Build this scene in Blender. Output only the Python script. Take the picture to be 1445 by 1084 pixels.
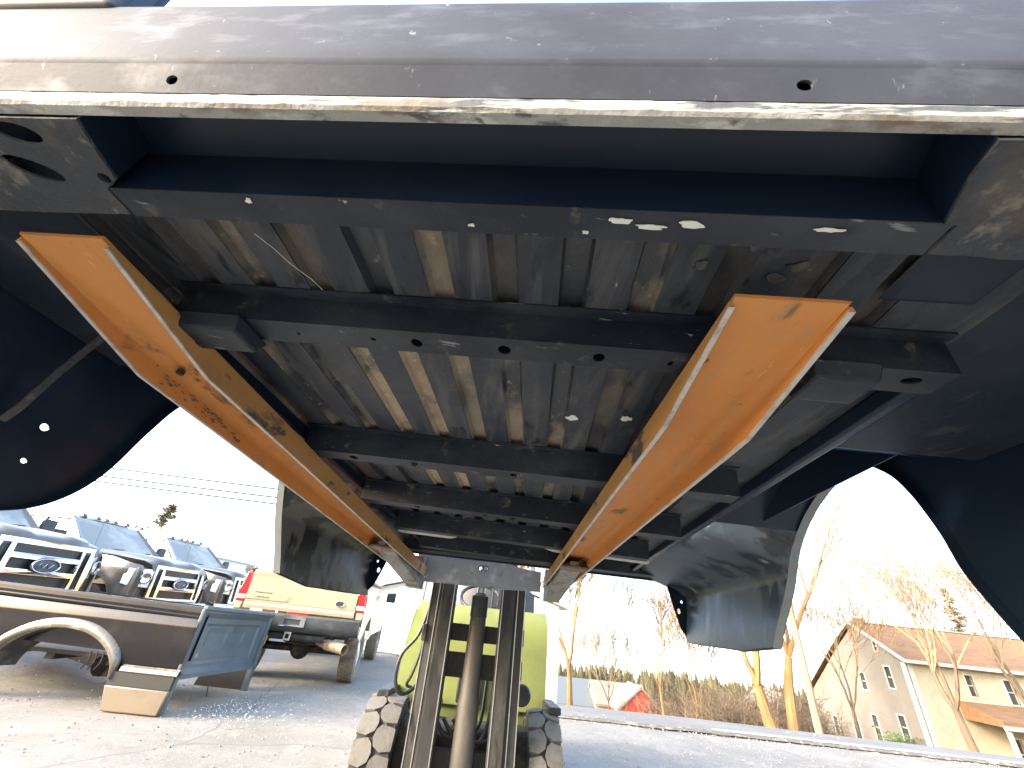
import bpy, math, random
from mathutils import Vector, Matrix, noise
from mathutils.geometry import delaunay_2d_cdt

for o in list(bpy.data.objects):
    bpy.data.objects.remove(o, do_unlink=True)
SC = bpy.context.scene
COL = SC.collection
R = math.radians

# ------------------------------------------------------------------ camera
EYE = Vector((0.0, 0.0, 1.17))
cam = bpy.data.cameras.new('camera')
cam.sensor_width = 36.0
cam.lens = 36.0 * 560.0 / 1445.0
cam.clip_start = 0.02
cam.clip_end = 3000
camo = bpy.data.objects.new('camera', cam)
COL.objects.link(camo)
Mi = [(0.9942, 0.1076, 0.0), (-0.0545, 0.5039, 0.8621), (0.0928, -0.8571, 0.5068)]
cx_ = Vector((Mi[0][0], Mi[1][0], Mi[2][0])).normalized()
cz_ = -Vector((Mi[0][2], Mi[1][2], Mi[2][2])).normalized()
cy_ = cz_.cross(cx_).normalized()
m = Matrix.Identity(4)
for i in range(3):
    m[i][0], m[i][1], m[i][2], m[i][3] = cx_[i], cy_[i], cz_[i], EYE[i]
camo.matrix_world = m
SC.camera = camo

# ------------------------------------------------------------------ sky, sun, exposure
SUN_AZ = R(244)      # compass angle from +Y towards +X: the low sun stands behind the camera, to its left
SUN_EL = R(24)
TILT = R(8)        # the yard lies on a slope: true level drops away ahead of the camera
w = bpy.data.worlds.new('World')
SC.world = w
w.use_nodes = True
nt = w.node_tree
for n in list(nt.nodes):
    nt.nodes.remove(n)
wo = nt.nodes.new('ShaderNodeOutputWorld')
bg = nt.nodes.new('ShaderNodeBackground')
sk = nt.nodes.new('ShaderNodeTexSky')
tc = nt.nodes.new('ShaderNodeTexCoord')
mp = nt.nodes.new('ShaderNodeMapping')
sk.sky_type = 'NISHITA'
sk.sun_disc = False
sk.sun_elevation = SUN_EL
sk.sun_rotation = SUN_AZ
sk.air_density = 1.0
sk.dust_density = 2.4
sk.ozone_density = 1.0
mp.vector_type = 'VECTOR'
mp.inputs['Rotation'].default_value = (TILT, 0, 0)
nt.links.new(tc.outputs['Generated'], mp.inputs['Vector'])
nt.links.new(mp.outputs['Vector'], sk.inputs['Vector'])
nt.links.new(sk.outputs['Color'], bg.inputs['Color'])
bg.inputs['Strength'].default_value = 0.15
nt.links.new(bg.outputs['Background'], wo.inputs['Surface'])

sl = bpy.data.lights.new('sun', 'SUN')
sl.energy = 0.75
sl.angle = R(12)
sl.color = (1.0, 0.93, 0.83)
so = bpy.data.objects.new('sun', sl)
COL.objects.link(so)
sd = Vector((math.sin(SUN_AZ) * math.cos(SUN_EL), math.cos(SUN_AZ) * math.cos(SUN_EL), math.sin(SUN_EL)))
so.rotation_euler = sd.to_track_quat('Z', 'Y').to_euler()
so.location = (0, -5, 12)

SC.view_settings.view_transform = 'Standard'
SC.view_settings.look = 'None'
SC.view_settings.gamma = 1
SC.view_settings.use_white_balance = True
SC.view_settings.white_balance_temperature = 6900
SC.view_settings.white_balance_tint = 10
SC.view_settings.exposure = 3.08
SC.render.engine = 'CYCLES'
SC.cycles.max_bounces = 8
SC.cycles.diffuse_bounces = 5
SC.cycles.glossy_bounces = 4
SC.cycles.use_denoising = True

# ------------------------------------------------------------------ materials
MATS = {}


def mat(name, base, rough=0.6, metal=0.0, layers=(), bump=None, coat=0.0, spec=0.5, emit=None, alpha=None, trans=0.0):
    """layers: (colour, kind, scale, lo, hi, stretch, roughness or None)"""
    if name in MATS:
        return MATS[name]
    M = bpy.data.materials.new(name)
    M.use_nodes = True
    t = M.node_tree
    b = t.nodes['Principled BSDF']
    co = t.nodes.new('ShaderNodeTexCoord')
    cur = None
    rcur = None
    b.inputs['Base Color'].default_value = (*base, 1)
    b.inputs['Roughness'].default_value = rough
    b.inputs['Metallic'].default_value = metal
    b.inputs['Specular IOR Level'].default_value = spec
    if coat:
        b.inputs['Coat Weight'].default_value = coat
        b.inputs['Coat Roughness'].default_value = 0.04
    if trans:
        b.inputs['Transmission Weight'].default_value = trans
    if emit:
        b.inputs['Emission Color'].default_value = (*emit[:3], 1)
        b.inputs['Emission Strength'].default_value = emit[3]
    for i, ly in enumerate(layers):
        c, kind, sc, lo, hi = ly[:5]
        st = ly[5] if len(ly) > 5 and ly[5] else (1, 1, 1)
        lr = ly[6] if len(ly) > 6 else None
        mp_ = t.nodes.new('ShaderNodeMapping')
        mp_.inputs['Scale'].default_value = st
        mp_.inputs['Location'].default_value = (i * 3.17, i * 1.3, i * 7.7)
        t.links.new(co.outputs['Object'], mp_.inputs['Vector'])
        if kind == 'noise':
            n = t.nodes.new('ShaderNodeTexNoise')
            n.inputs['Scale'].default_value = sc
            n.inputs['Detail'].default_value = 6
            n.inputs['Roughness'].default_value = 0.62
            t.links.new(mp_.outputs['Vector'], n.inputs['Vector'])
            out = n.outputs['Fac']
        elif kind == 'crack':
            nn = t.nodes.new('ShaderNodeTexNoise')
            nn.inputs['Scale'].default_value = sc * 2.5
            nn.inputs['Detail'].default_value = 4
            t.links.new(mp_.outputs['Vector'], nn.inputs['Vector'])
            mx_ = t.nodes.new('ShaderNodeMixRGB')
            mx_.blend_type = 'ADD'
            mx_.inputs['Fac'].default_value = 0.45 / sc
            t.links.new(mp_.outputs['Vector'], mx_.inputs['Color1'])
            t.links.new(nn.outputs['Color'], mx_.inputs['Color2'])
            n = t.nodes.new('ShaderNodeTexVoronoi')
            n.feature = 'DISTANCE_TO_EDGE'
            n.inputs['Scale'].default_value = sc
            t.links.new(mx_.outputs['Color'], n.inputs['Vector'])
            out = n.outputs['Distance']
        elif kind == 'cell':
            n = t.nodes.new('ShaderNodeTexVoronoi')
            n.inputs['Scale'].default_value = sc
            t.links.new(mp_.outputs['Vector'], n.inputs['Vector'])
            out = n.outputs['Distance']
        elif kind == 'wave':
            n = t.nodes.new('ShaderNodeTexWave')
            n.inputs['Scale'].default_value = sc
            n.inputs['Distortion'].default_value = 3
            n.inputs['Detail'].default_value = 3
            t.links.new(mp_.outputs['Vector'], n.inputs['Vector'])
            out = n.outputs['Fac']
        mr = t.nodes.new('ShaderNodeMapRange')
        mr.inputs['From Min'].default_value = lo
        mr.inputs['From Max'].default_value = hi
        t.links.new(out, mr.inputs['Value'])
        mx = t.nodes.new('ShaderNodeMixRGB')
        t.links.new(mr.outputs['Result'], mx.inputs['Fac'])
        if cur is None:
            mx.inputs['Color1'].default_value = (*base, 1)
        else:
            t.links.new(cur, mx.inputs['Color1'])
        mx.inputs['Color2'].default_value = (*c, 1)
        cur = mx.outputs['Color']
        if lr is not None:
            mm = t.nodes.new('ShaderNodeMapRange')
            if rcur is None:
                mm.inputs['To Min'].default_value = rough
            else:
                t.links.new(rcur, mm.inputs['To Min'])
            mm.inputs['To Max'].default_value = lr
            t.links.new(mr.outputs['Result'], mm.inputs['Value'])
            rcur = mm.outputs['Result']
    if cur is not None:
        t.links.new(cur, b.inputs['Base Color'])
    if rcur is not None:
        t.links.new(rcur, b.inputs['Roughness'])
    if bump:
        n = t.nodes.new('ShaderNodeTexNoise')
        n.inputs['Scale'].default_value = bump[0]
        n.inputs['Detail'].default_value = 5
        t.links.new(co.outputs['Object'], n.inputs['Vector'])
        bp = t.nodes.new('ShaderNodeBump')
        bp.inputs['Strength'].default_value = bump[1]
        bp.inputs['Distance'].default_value = bump[2]
        t.links.new(n.outputs['Fac'], bp.inputs['Height'])
        t.links.new(bp.outputs['Normal'], b.inputs['Normal'])
    MATS[name] = M
    return M


# underside of the lifted bed
UNDER = mat('black undercoat', (0.021, 0.028, 0.039), 0.55, spec=0.3, layers=(
    ((0.054, 0.060, 0.066), 'noise', 6, 0.42, 0.75, None, 0.6),
    ((0.10, 0.09, 0.072), 'noise', 14, 0.58, 0.78, (1, 0.35, 1), 0.8),
    ((0.085, 0.086, 0.084), 'noise', 9, 0.51, 0.72, (3.2, 0.35, 1), 0.7),
    ((0.010, 0.014, 0.020), 'noise', 23, 0.56, 0.68, (1.5, 0.6, 1), 0.4),
    ((0.30, 0.28, 0.24), 'noise', 60, 0.72, 0.76, (1, 0.3, 1), 0.7)), bump=(90, 0.25, 0.004))
DUST = mat('dusty rib', (0.20, 0.172, 0.135), 0.85, layers=(
    ((0.13, 0.112, 0.086), 'noise', 9, 0.45, 0.68, (1, 0.5, 1)),
    ((0.022, 0.029, 0.037), 'noise', 2.6, 0.44, 0.545, (2.2, 1.0, 1), 0.5),
    ((0.26, 0.22, 0.16), 'noise', 40, 0.60, 0.72, None)), bump=(120, 0.3, 0.003))
GRIME = mat('grimy rib', (0.052, 0.052, 0.052), 0.7, layers=(
    ((0.10, 0.088, 0.068), 'noise', 7, 0.50, 0.66, (1, 0.5, 1)),
    ((0.018, 0.022, 0.028), 'noise', 12, 0.50, 0.62, (1, 0.6, 1), 0.5)), bump=(120, 0.3, 0.003))
DUST2 = mat('thick dust rib', (0.31, 0.25, 0.175), 0.9, layers=(
    ((0.20, 0.165, 0.12), 'noise', 12, 0.45, 0.66, (1, 0.5, 1)),
    ((0.05, 0.05, 0.05), 'noise', 6, 0.56, 0.66, (1.4, 0.8, 1), 0.6),
    ((0.40, 0.335, 0.24), 'noise', 45, 0.58, 0.68, None)), bump=(120, 0.35, 0.003))
MEMBER = mat('black crossmember', (0.010, 0.015, 0.024), 0.5, spec=0.25, layers=(
    ((0.036, 0.044, 0.052), 'noise', 5, 0.42, 0.68, (0.7, 1, 1), 0.55),
    ((0.013, 0.017, 0.024), 'noise', 16, 0.52, 0.64, (0.5, 1, 1), 0.45),
    ((0.12, 0.105, 0.085), 'noise', 20, 0.61, 0.74, None, 0.8),
    ((0.36, 0.36, 0.33), 'noise', 42, 0.69, 0.715, (0.5, 1, 1), 0.7),
    ((0.15, 0.16, 0.16), 'noise', 70, 0.66, 0.70, (0.2, 1, 1), 0.7)), bump=(70, 0.2, 0.004))
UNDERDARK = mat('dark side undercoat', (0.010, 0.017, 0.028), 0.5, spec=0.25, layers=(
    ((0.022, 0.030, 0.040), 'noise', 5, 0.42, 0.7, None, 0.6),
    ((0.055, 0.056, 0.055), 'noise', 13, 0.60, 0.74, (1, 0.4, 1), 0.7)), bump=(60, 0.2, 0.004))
MUDDY = mat('mud caked plate', (0.034, 0.040, 0.048), 0.65, spec=0.3, layers=(
    ((0.07, 0.068, 0.064), 'noise', 11, 0.50, 0.62, None, 0.9),
    ((0.15, 0.14, 0.122), 'noise', 30, 0.58, 0.68, None, 0.9)), bump=(45, 0.7, 0.012))
SILL = mat('worn silver paint', (0.048, 0.054, 0.071), 0.62, 0.0, spec=0.06, layers=(
    ((0.076, 0.084, 0.106), 'noise', 26, 0.52, 0.70, (0.5, 1.5, 1), 0.5),
    ((0.032, 0.035, 0.045), 'noise', 3.2, 0.48, 0.72, None, 0.6),
    ((0.18, 0.19, 0.21), 'noise', 95, 0.66, 0.73, (0.9, 0.3, 0.5), 0.6)), bump=(160, 0.12, 0.002))
LIP = mat('chipped lip', (0.21, 0.215, 0.205), 0.75, layers=(
    ((0.13, 0.108, 0.085), 'noise', 17, 0.54, 0.62, (0.45, 1.5, 3)),
    ((0.05, 0.055, 0.06), 'noise', 8, 0.55, 0.60, (0.8, 3, 6)),
    ((0.33, 0.34, 0.325), 'noise', 30, 0.54, 0.60, (0.3, 1, 3)),
    ((0.09, 0.085, 0.08), 'noise', 46, 0.60, 0.65, (0.4, 1, 2))), bump=(80, 0.5, 0.004))
FLAKE = mat('bare paint flake', (0.55, 0.57, 0.53), 0.7)
SKIN = mat('black bedside paint', (0.006, 0.014, 0.030), 0.34, spec=0.28, layers=(
    ((0.012, 0.022, 0.038), 'noise', 4, 0.45, 0.7, None, 0.4),), bump=(30, 0.05, 0.004))
PRIMER = mat('patchy primer', (0.070, 0.080, 0.084), 0.45, layers=(
    ((0.008, 0.011, 0.015), 'noise', 5.5, 0.50, 0.53, (1, 1, 0.55), 0.38),
    ((0.075, 0.085, 0.09), 'noise', 17, 0.60, 0.72, (1, 1, 0.3), 0.6)), bump=(40, 0.08, 0.004))
PRIMERB = mat('smeared primer', (0.036, 0.054, 0.072), 0.45, layers=(
    ((0.007, 0.011, 0.017), 'noise', 6.5, 0.49, 0.56, (1, 1.3, 0.4), 0.36),
    ((0.07, 0.085, 0.095), 'noise', 21, 0.58, 0.70, (1, 1, 0.3), 0.6),
    ((0.16, 0.18, 0.175), 'noise', 9, 0.66, 0.69, (1, 1, 1.5), 0.6)), bump=(40, 0.08, 0.004))
EDGE = mat('skylit flange paint', (0.13, 0.15, 0.155), 0.5, layers=(((0.09, 0.105, 0.11), 'noise', 9, 0.5, 0.7),))
ORANGE = mat('orange fork paint', (0.47, 0.205, 0.062), 0.5, spec=0.2, layers=(
    ((0.42, 0.17, 0.045), 'noise', 5, 0.45, 0.7, None, 0.5),
    ((0.16, 0.105, 0.06), 'noise', 8, 0.62, 0.68, (1.5, 0.6, 1.5), 0.75),
    ((0.36, 0.20, 0.09), 'noise', 30, 0.56, 0.70, (1.2, 0.3, 1.2), 0.6),
    ((0.62, 0.36, 0.17), 'noise', 80, 0.66, 0.71, (2, 0.25, 2), 0.6),
    ((0.12, 0.085, 0.05), 'noise', 55, 0.685, 0.72, (1, 0.4, 1), 0.8)), bump=(60, 0.12, 0.003))
ORDIRTSHADE = mat('shaded dirty orange paint', (0.36, 0.185, 0.055), 0.6, layers=(  # the inner flange's weaker light is in this base; dirt lies over it
    ((0.27, 0.15, 0.05), 'noise', 12, 0.42, 0.66, (1, 0.5, 1)),
    ((0.05, 0.045, 0.04), 'noise', 15, 0.58, 0.64, (1, 0.45, 1), 0.8)), bump=(70, 0.2, 0.003))
BARE = mat('bare steel edge', (0.42, 0.41, 0.39), 0.55, 0.3, layers=(((0.25, 0.23, 0.2), 'noise', 30, 0.5, 0.7),))
STEEL = mat('weathered fork steel', (0.24, 0.235, 0.22), 0.55, 0.35, layers=(
    ((0.12, 0.105, 0.09), 'noise', 14, 0.50, 0.68, (1, 0.5, 1), 0.7),
    ((0.36, 0.35, 0.33), 'noise', 40, 0.58, 0.7)), bump=(80, 0.2, 0.003))
SCUFF = mat('dark scuff', (0.15, 0.105, 0.07), 0.8, layers=(((0.08, 0.07, 0.06), 'noise', 40, 0.45, 0.6),))
RUSTY = mat('rusty steel', (0.17, 0.115, 0.08), 0.75, 0.2, layers=(((0.28, 0.24, 0.2), 'noise', 20, 0.5, 0.68),), bump=(60, 0.3, 0.004))
# forklift
LIME = mat('lime machine paint', (0.175, 0.21, 0.066), 0.42, layers=(
    ((0.135, 0.16, 0.058), 'noise', 4, 0.45, 0.72),
    ((0.15, 0.16, 0.09), 'noise', 1.6, 0.56, 0.72),
    ((0.10, 0.10, 0.06), 'noise', 22, 0.68, 0.73, None, 0.8)), bump=(30, 0.08, 0.004))
MAST = mat('dark mast steel', (0.028, 0.029, 0.031), 0.5, 0.1, spec=0.3, layers=(
    ((0.070, 0.068, 0.064), 'noise', 9, 0.47, 0.7, (1, 1, 0.25), 0.6),
    ((0.02, 0.02, 0.02), 'noise', 14, 0.55, 0.65, (1, 1, 0.3), 0.35)), bump=(50, 0.2, 0.004))
BRIGHT = mat('polished runner steel', (0.55, 0.55, 0.55), 0.28, 0.9)
CARR = mat('grey carriage steel', (0.26, 0.28, 0.31), 0.5, 0.3, layers=(
    ((0.42, 0.43, 0.44), 'noise', 13, 0.52, 0.68), ((0.10, 0.11, 0.12), 'noise', 30, 0.62, 0.7)), bump=(60, 0.3, 0.004))
CYL = mat('dusty cylinder', (0.050, 0.047, 0.044), 0.6, 0.1, layers=(((0.10, 0.088, 0.077), 'noise', 7, 0.48, 0.7, (1, 1, 0.4)),), bump=(40, 0.2, 0.004))
LUG = mat('dusty tyre tread', (0.105, 0.101, 0.094), 0.9, layers=(((0.062, 0.06, 0.056), 'noise', 12, 0.5, 0.7),), bump=(60, 0.4, 0.006))
RUB = mat('black rubber', (0.022, 0.022, 0.024), 0.75, layers=(((0.06, 0.056, 0.05), 'noise', 8, 0.45, 0.7),))
HOSE = mat('hydraulic hose', (0.02, 0.02, 0.022), 0.5)
SEAT = mat('seat vinyl', (0.02, 0.021, 0.025), 0.45)
BLACK = mat('black plastic', (0.016, 0.017, 0.019), 0.45)
# vehicles
BPAINT = mat('black car paint', (0.009, 0.008, 0.010), 0.16, spec=0.25, layers=(((0.022, 0.019, 0.017), 'noise', 3, 0.5, 0.9, None, 0.3),), coat=0.35)
TPAINT = mat('dusty hazed black paint', (0.075, 0.066, 0.055), 0.28, layers=(((0.125, 0.108, 0.084), 'noise', 2.2, 0.45, 0.75, None, 0.45),), coat=0.7)  # colour lightened for haze and glare as well as dust
GPAINT = mat('gold car paint', (0.40, 0.325, 0.22), 0.3, 0.1, layers=(((0.34, 0.27, 0.175), 'noise', 3, 0.5, 0.75),), coat=0.6)
FLARE = mat('glossy taupe flare', (0.115, 0.098, 0.075), 0.25, layers=(((0.22, 0.19, 0.145), 'noise', 9, 0.5, 0.68, None, 0.45),), coat=0.8)
TAN = mat('tan lower paint', (0.155, 0.122, 0.085), 0.4, layers=(((0.115, 0.09, 0.064), 'noise', 5, 0.5, 0.75),), coat=0.2)
INNER = mat('blue grey bed primer', (0.080, 0.097, 0.110), 0.4, layers=(((0.048, 0.066, 0.083), 'noise', 4, 0.48, 0.72),), bump=(30, 0.08, 0.004))
CHROME = mat('chrome', (0.52, 0.53, 0.55), 0.16, 1.0)
GREYP = mat('grey bumper plastic', (0.055, 0.056, 0.058), 0.5, layers=(((0.10, 0.097, 0.09), 'noise', 7, 0.5, 0.7),))
GLASS = mat('car glass', (0.19, 0.20, 0.195), 0.12, 0.0, spec=0.25, layers=(((0.30, 0.30, 0.27), 'noise', 1.6, 0.46, 0.60),))  # opaque; the bright sky seen through is put into the base colour
RED = mat('red lamp lens', (0.62, 0.012, 0.016), 0.15, coat=0.8)
WLENS = mat('white lamp lens', (0.75, 0.72, 0.70), 0.12, coat=0.8)
AMBER = mat('amber lens', (0.8, 0.35, 0.04), 0.15, coat=0.8)
DIRTTYRE = mat('dirt coated tyre', (0.19, 0.155, 0.115), 0.9, layers=(((0.10, 0.085, 0.07), 'noise', 10, 0.5, 0.7),), bump=(45, 0.4, 0.008))
RUSTPIPE = mat('rusty exhaust', (0.30, 0.21, 0.14), 0.7, 0.2, layers=(((0.16, 0.075, 0.04), 'noise', 9, 0.48, 0.65),))
CHASSIS = mat('chassis black', (0.03, 0.028, 0.027), 0.8, layers=(((0.10, 0.08, 0.06), 'noise', 9, 0.5, 0.7),))
# place
LOT = mat('worn concrete yard', (0.205, 0.194, 0.174), 0.9, layers=(
    ((0.155, 0.146, 0.13), 'noise', 0.75, 0.42, 0.62),
    ((0.25, 0.234, 0.205), 'noise', 2.3, 0.52, 0.72),
    ((0.15, 0.142, 0.126), 'noise', 9, 0.55, 0.70),
    ((0.11, 0.105, 0.095), 'noise', 26, 0.60, 0.68),
    ((0.43, 0.41, 0.37), 'noise', 33, 0.64, 0.70),
    ((0.40, 0.39, 0.37), 'noise', 70, 0.62, 0.68),
    ((0.12, 0.118, 0.112), 'noise', 110, 0.63, 0.69),
    ((0.13, 0.125, 0.115), 'crack', 0.19, 0.0045, 0.0005)), bump=(120, 0.5, 0.012))
ROAD = mat('blue grey asphalt', (0.125, 0.122, 0.116), 0.85, layers=(
    ((0.17, 0.165, 0.155), 'noise', 2, 0.45, 0.66, (0.3, 1, 1)),
    ((0.13, 0.13, 0.128), 'noise', 5, 0.55, 0.68, (0.2, 1, 1)),
    ((0.12, 0.12, 0.12), 'noise', 60, 0.56, 0.66)), bump=(150, 0.4, 0.008))
PAINTLINE = mat('road paint', (0.62, 0.62, 0.60), 0.7, layers=(((0.28, 0.28, 0.29), 'noise', 14, 0.54, 0.64),))
GRASS = mat('winter grass', (0.10, 0.085, 0.045), 0.95, layers=(((0.06, 0.06, 0.03), 'noise', 0.3, 0.42, 0.65), ((0.14, 0.115, 0.065), 'noise', 3, 0.5, 0.7)))
PEB = mat('pebble', (0.28, 0.265, 0.24), 0.85, layers=(((0.5, 0.48, 0.45), 'noise', 2.3, 0.52, 0.6), ((0.1, 0.1, 0.095), 'noise', 3.1, 0.55, 0.62)))
GLINT = mat('broken glass', (0.75, 0.80, 0.82), 0.08, spec=1.0)
DIRT = mat('dirt seam', (0.11, 0.098, 0.082), 0.95, layers=(((0.24, 0.22, 0.19), 'noise', 12, 0.5, 0.62),), bump=(60, 0.6, 0.02))
BARK = mat('tan bark', (0.27, 0.16, 0.068), 0.9, layers=(((0.16, 0.094, 0.045), 'noise', 3, 0.45, 0.68, (1, 1, 0.25)),), bump=(12, 0.5, 0.03))
TWIG = mat('tan twigs', (0.30, 0.205, 0.115), 0.9)
BRUSH = mat('brush stems', (0.20, 0.145, 0.095), 0.9, layers=(((0.13, 0.095, 0.065), 'noise', 0.5, 0.42, 0.62),))
TWIG2 = mat('grey twigs', (0.27, 0.20, 0.135), 0.9)
BARK2 = mat('grey brown bark', (0.155, 0.112, 0.075), 0.9, layers=(((0.09, 0.068, 0.05), 'noise', 4, 0.45, 0.68, (1, 1, 0.3)),))
NEEDLE = mat('conifer needles', (0.12, 0.085, 0.042), 0.9, layers=(((0.07, 0.06, 0.03), 'noise', 2, 0.45, 0.65),))
FOREST = mat('far conifers', (0.085, 0.075, 0.035), 0.95, layers=(((0.05, 0.055, 0.03), 'noise', 0.2, 0.45, 0.65),))
LEAF = mat('green bush leaves', (0.10, 0.17, 0.035), 0.8, layers=(((0.05, 0.09, 0.02), 'noise', 4, 0.45, 0.65),))
STUCCO = mat('cream stucco', (0.42, 0.36, 0.265), 0.9, layers=(((0.35, 0.30, 0.22), 'noise', 1.5, 0.48, 0.7),), bump=(40, 0.2, 0.01))
GABLE = mat('grey stucco', (0.205, 0.18, 0.15), 0.9, layers=(((0.16, 0.14, 0.118), 'noise', 0.7, 0.45, 0.68),), bump=(40, 0.2, 0.01))
ROOF = mat('brown roof', (0.22, 0.12, 0.058), 0.85, layers=(((0.155, 0.085, 0.045), 'noise', 1.1, 0.45, 0.66, (1, 3, 3)),), bump=(30, 0.3, 0.02))
TRIM = mat('white trim', (0.46, 0.44, 0.39), 0.6)
PANE = mat('window pane', (0.06, 0.065, 0.075), 0.08)
BRICK = mat('chimney brick', (0.16, 0.075, 0.042), 0.9)
WHITEM = mat('white sheet metal', (0.72, 0.73, 0.72), 0.5, layers=(((0.62, 0.63, 0.63), 'noise', 1.2, 0.5, 0.7),))
REDM = mat('red barn roof', (0.32, 0.028, 0.016), 0.6)
BLUEG = mat('blue grey barn', (0.10, 0.115, 0.125), 0.6)
POLEM = mat('pale pole wood', (0.27, 0.22, 0.15), 0.9, layers=(((0.19, 0.15, 0.10), 'noise', 3, 0.45, 0.7, (4, 4, 0.3)),))
WIREM = mat('cable', (0.03, 0.03, 0.034), 0.7)

# ------------------------------------------------------------------ mesh helpers
TX = [Matrix.Identity(4)]


class MB:
    def __init__(s):
        s.v = []
        s.f = []

    def add(s, vs, fs):
        k = len(s.v)
        s.v += [tuple(p) for p in vs]
        s.f += [tuple(k + i for i in f) for f in fs]
        return s

    def box(s, a, b):
        x0, y0, z0 = a
        x1, y1, z1 = b
        return s.add([(x0, y0, z0), (x1, y0, z0), (x1, y1, z0), (x0, y1, z0), (x0, y0, z1), (x1, y0, z1), (x1, y1, z1), (x0, y1, z1)],
                     [(0, 3, 2, 1), (4, 5, 6, 7), (0, 1, 5, 4), (1, 2, 6, 5), (2, 3, 7, 6), (3, 0, 4, 7)])

    def hexa(s, p):
        return s.add(p, [(0, 3, 2, 1), (4, 5, 6, 7), (0, 1, 5, 4), (1, 2, 6, 5), (2, 3, 7, 6), (3, 0, 4, 7)])

    def bar(s, a, b, wd, ht, up=(0, 0, 1)):
        a, b, up = Vector(a), Vector(b), Vector(up)
        d = (b - a).normalized()
        sx = d.cross(up).normalized() * wd * .5
        sy = sx.cross(d).normalized() * ht * .5
        return s.hexa([a - sx - sy, a + sx - sy, b + sx - sy, b - sx - sy, a - sx + sy, a + sx + sy, b + sx + sy, b - sx + sy])

    def tube(s, pts, r, n=8, cap=True):
        pts = [Vector(p) for p in pts]
        rs = r if isinstance(r, (list, tuple)) else [r] * len(pts)
        k = len(s.v)
        up = Vector((0, 0, 1))
        prev = None
        for i, p in enumerate(pts):
            d = (pts[min(i + 1, len(pts) - 1)] - pts[max(i - 1, 0)])
            d = d.normalized() if d.length > 1e-9 else Vector((0, 0, 1))
            if prev is None:
                a = d.cross(up)
                if a.length < 1e-3:
                    a = d.cross(Vector((1, 0, 0)))
            else:
                a = prev - d * prev.dot(d)
            a.normalize()
            prev = a
            b = d.cross(a)
            for j in range(n):
                t = 2 * math.pi * j / n
                s.v.append(tuple(p + (a * math.cos(t) + b * math.sin(t)) * rs[i]))
        for i in range(len(pts) - 1):
            for j in range(n):
                s.f.append((k + i * n + j, k + i * n + (j + 1) % n, k + (i + 1) * n + (j + 1) % n, k + (i + 1) * n + j))
        if cap:
            s.f.append(tuple(k + j for j in reversed(range(n))))
            s.f.append(tuple(k + (len(pts) - 1) * n + j for j in range(n)))
        return s

    def lathe(s, c, axis, prof, n=28):
        """prof: (along, radius)"""
        c, ax = Vector(c), Vector(axis).normalized()
        a = ax.orthogonal().normalized()
        b = ax.cross(a)
        k = len(s.v)
        for (t, r) in prof:
            for j in range(n):
                th = 2 * math.pi * j / n
                s.v.append(tuple(c + ax * t + (a * math.cos(th) + b * math.sin(th)) * r))
        for i in range(len(prof) - 1):
            for j in range(n):
                s.f.append((k + i * n + j, k + i * n + (j + 1) % n, k + (i + 1) * n + (j + 1) % n, k + (i + 1) * n + j))
        return s

    def prism(s, poly, vec):
        """poly: list of 3D points; extruded by vec"""
        k = len(s.v)
        n = len(poly)
        vec = Vector(vec)
        for p in poly:
            s.v.append(tuple(p))
        for p in poly:
            s.v.append(tuple(Vector(p) + vec))
        s.f.append(tuple(k + i for i in range(n)))
        s.f.append(tuple(k + n + i for i in reversed(range(n))))
        for i in range(n):
            j = (i + 1) % n
            s.f.append((k + i, k + n + i, k + n + j, k + j))
        return s

    def grid(s, rows, close=False):
        k = len(s.v)
        nr, nc = len(rows), len(rows[0])
        for r in rows:
            s.v += [tuple(p) for p in r]
        for i in range(nr - 1):
            for j in range(nc - 1 + (1 if close else 0)):
                j2 = (j + 1) % nc
                s.f.append((k + i * nc + j, k + i * nc + j2, k + (i + 1) * nc + j2, k + (i + 1) * nc + j))
        return s

    def mesh(s, name, off=Vector((0, 0, 0)), smooth=True, ang=32):
        me = bpy.data.meshes.new(name)
        T = TX[-1]
        me.from_pydata([tuple((T @ Vector(p)) - off) for p in s.v], [], s.f)
        me.validate()
        if smooth:
            me.polygons.foreach_set('use_smooth', [True] * len(me.polygons))
            me.set_sharp_from_angle(angle=R(ang))
        me.update()
        return me


def tag(o, label=None, cat=None, group=None, kind=None):
    if label: o['label'] = label
    if cat: o['category'] = cat
    if group: o['group'] = group
    if kind: o['kind'] = kind
    return o


def thing(name, label, cat, loc, group=None):
    o = bpy.data.objects.new(name, None)
    o.empty_display_size = 0.2
    COL.objects.link(o)
    o.location = TX[-1] @ Vector(loc)
    return tag(o, label, cat, group)


def root_of(p):
    while p.parent:
        p = p.parent
    return p


def part(name, mb, material, parent, bevel=0.0, solid=0.0, smooth=True, label=None, ang=32, flip=1):
    off = root_of(parent).location
    o = bpy.data.objects.new(name, mb.mesh(name, off, smooth, ang))
    o.data.materials.append(material)
    COL.objects.link(o)
    o.parent = parent
    if solid:
        md = o.modifiers.new('thickness', 'SOLIDIFY')
        md.thickness = solid
        md.offset = 0
        md = o.modifiers.new('crease', 'EDGE_SPLIT')
        md.split_angle = R(ang)
    if bevel:
        md = o.modifiers.new('edge', 'BEVEL')
        md.width = bevel
        md.segments = 2
        md.limit_method = 'ANGLE'
        md.angle_limit = R(40)
    if label:
        o['label'] = label
    return o


def single(name, mb, material, label, cat, loc, group=None, kind=None, smooth=True, bevel=0):
    l = TX[-1] @ Vector(loc)
    o = bpy.data.objects.new(name, mb.mesh(name, l, smooth))
    o.location = l
    o.data.materials.append(material)
    COL.objects.link(o)
    if bevel:
        md = o.modifiers.new('edge', 'BEVEL')
        md.width = bevel
        md.segments = 2
    return tag(o, label, cat, group, kind)


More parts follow.
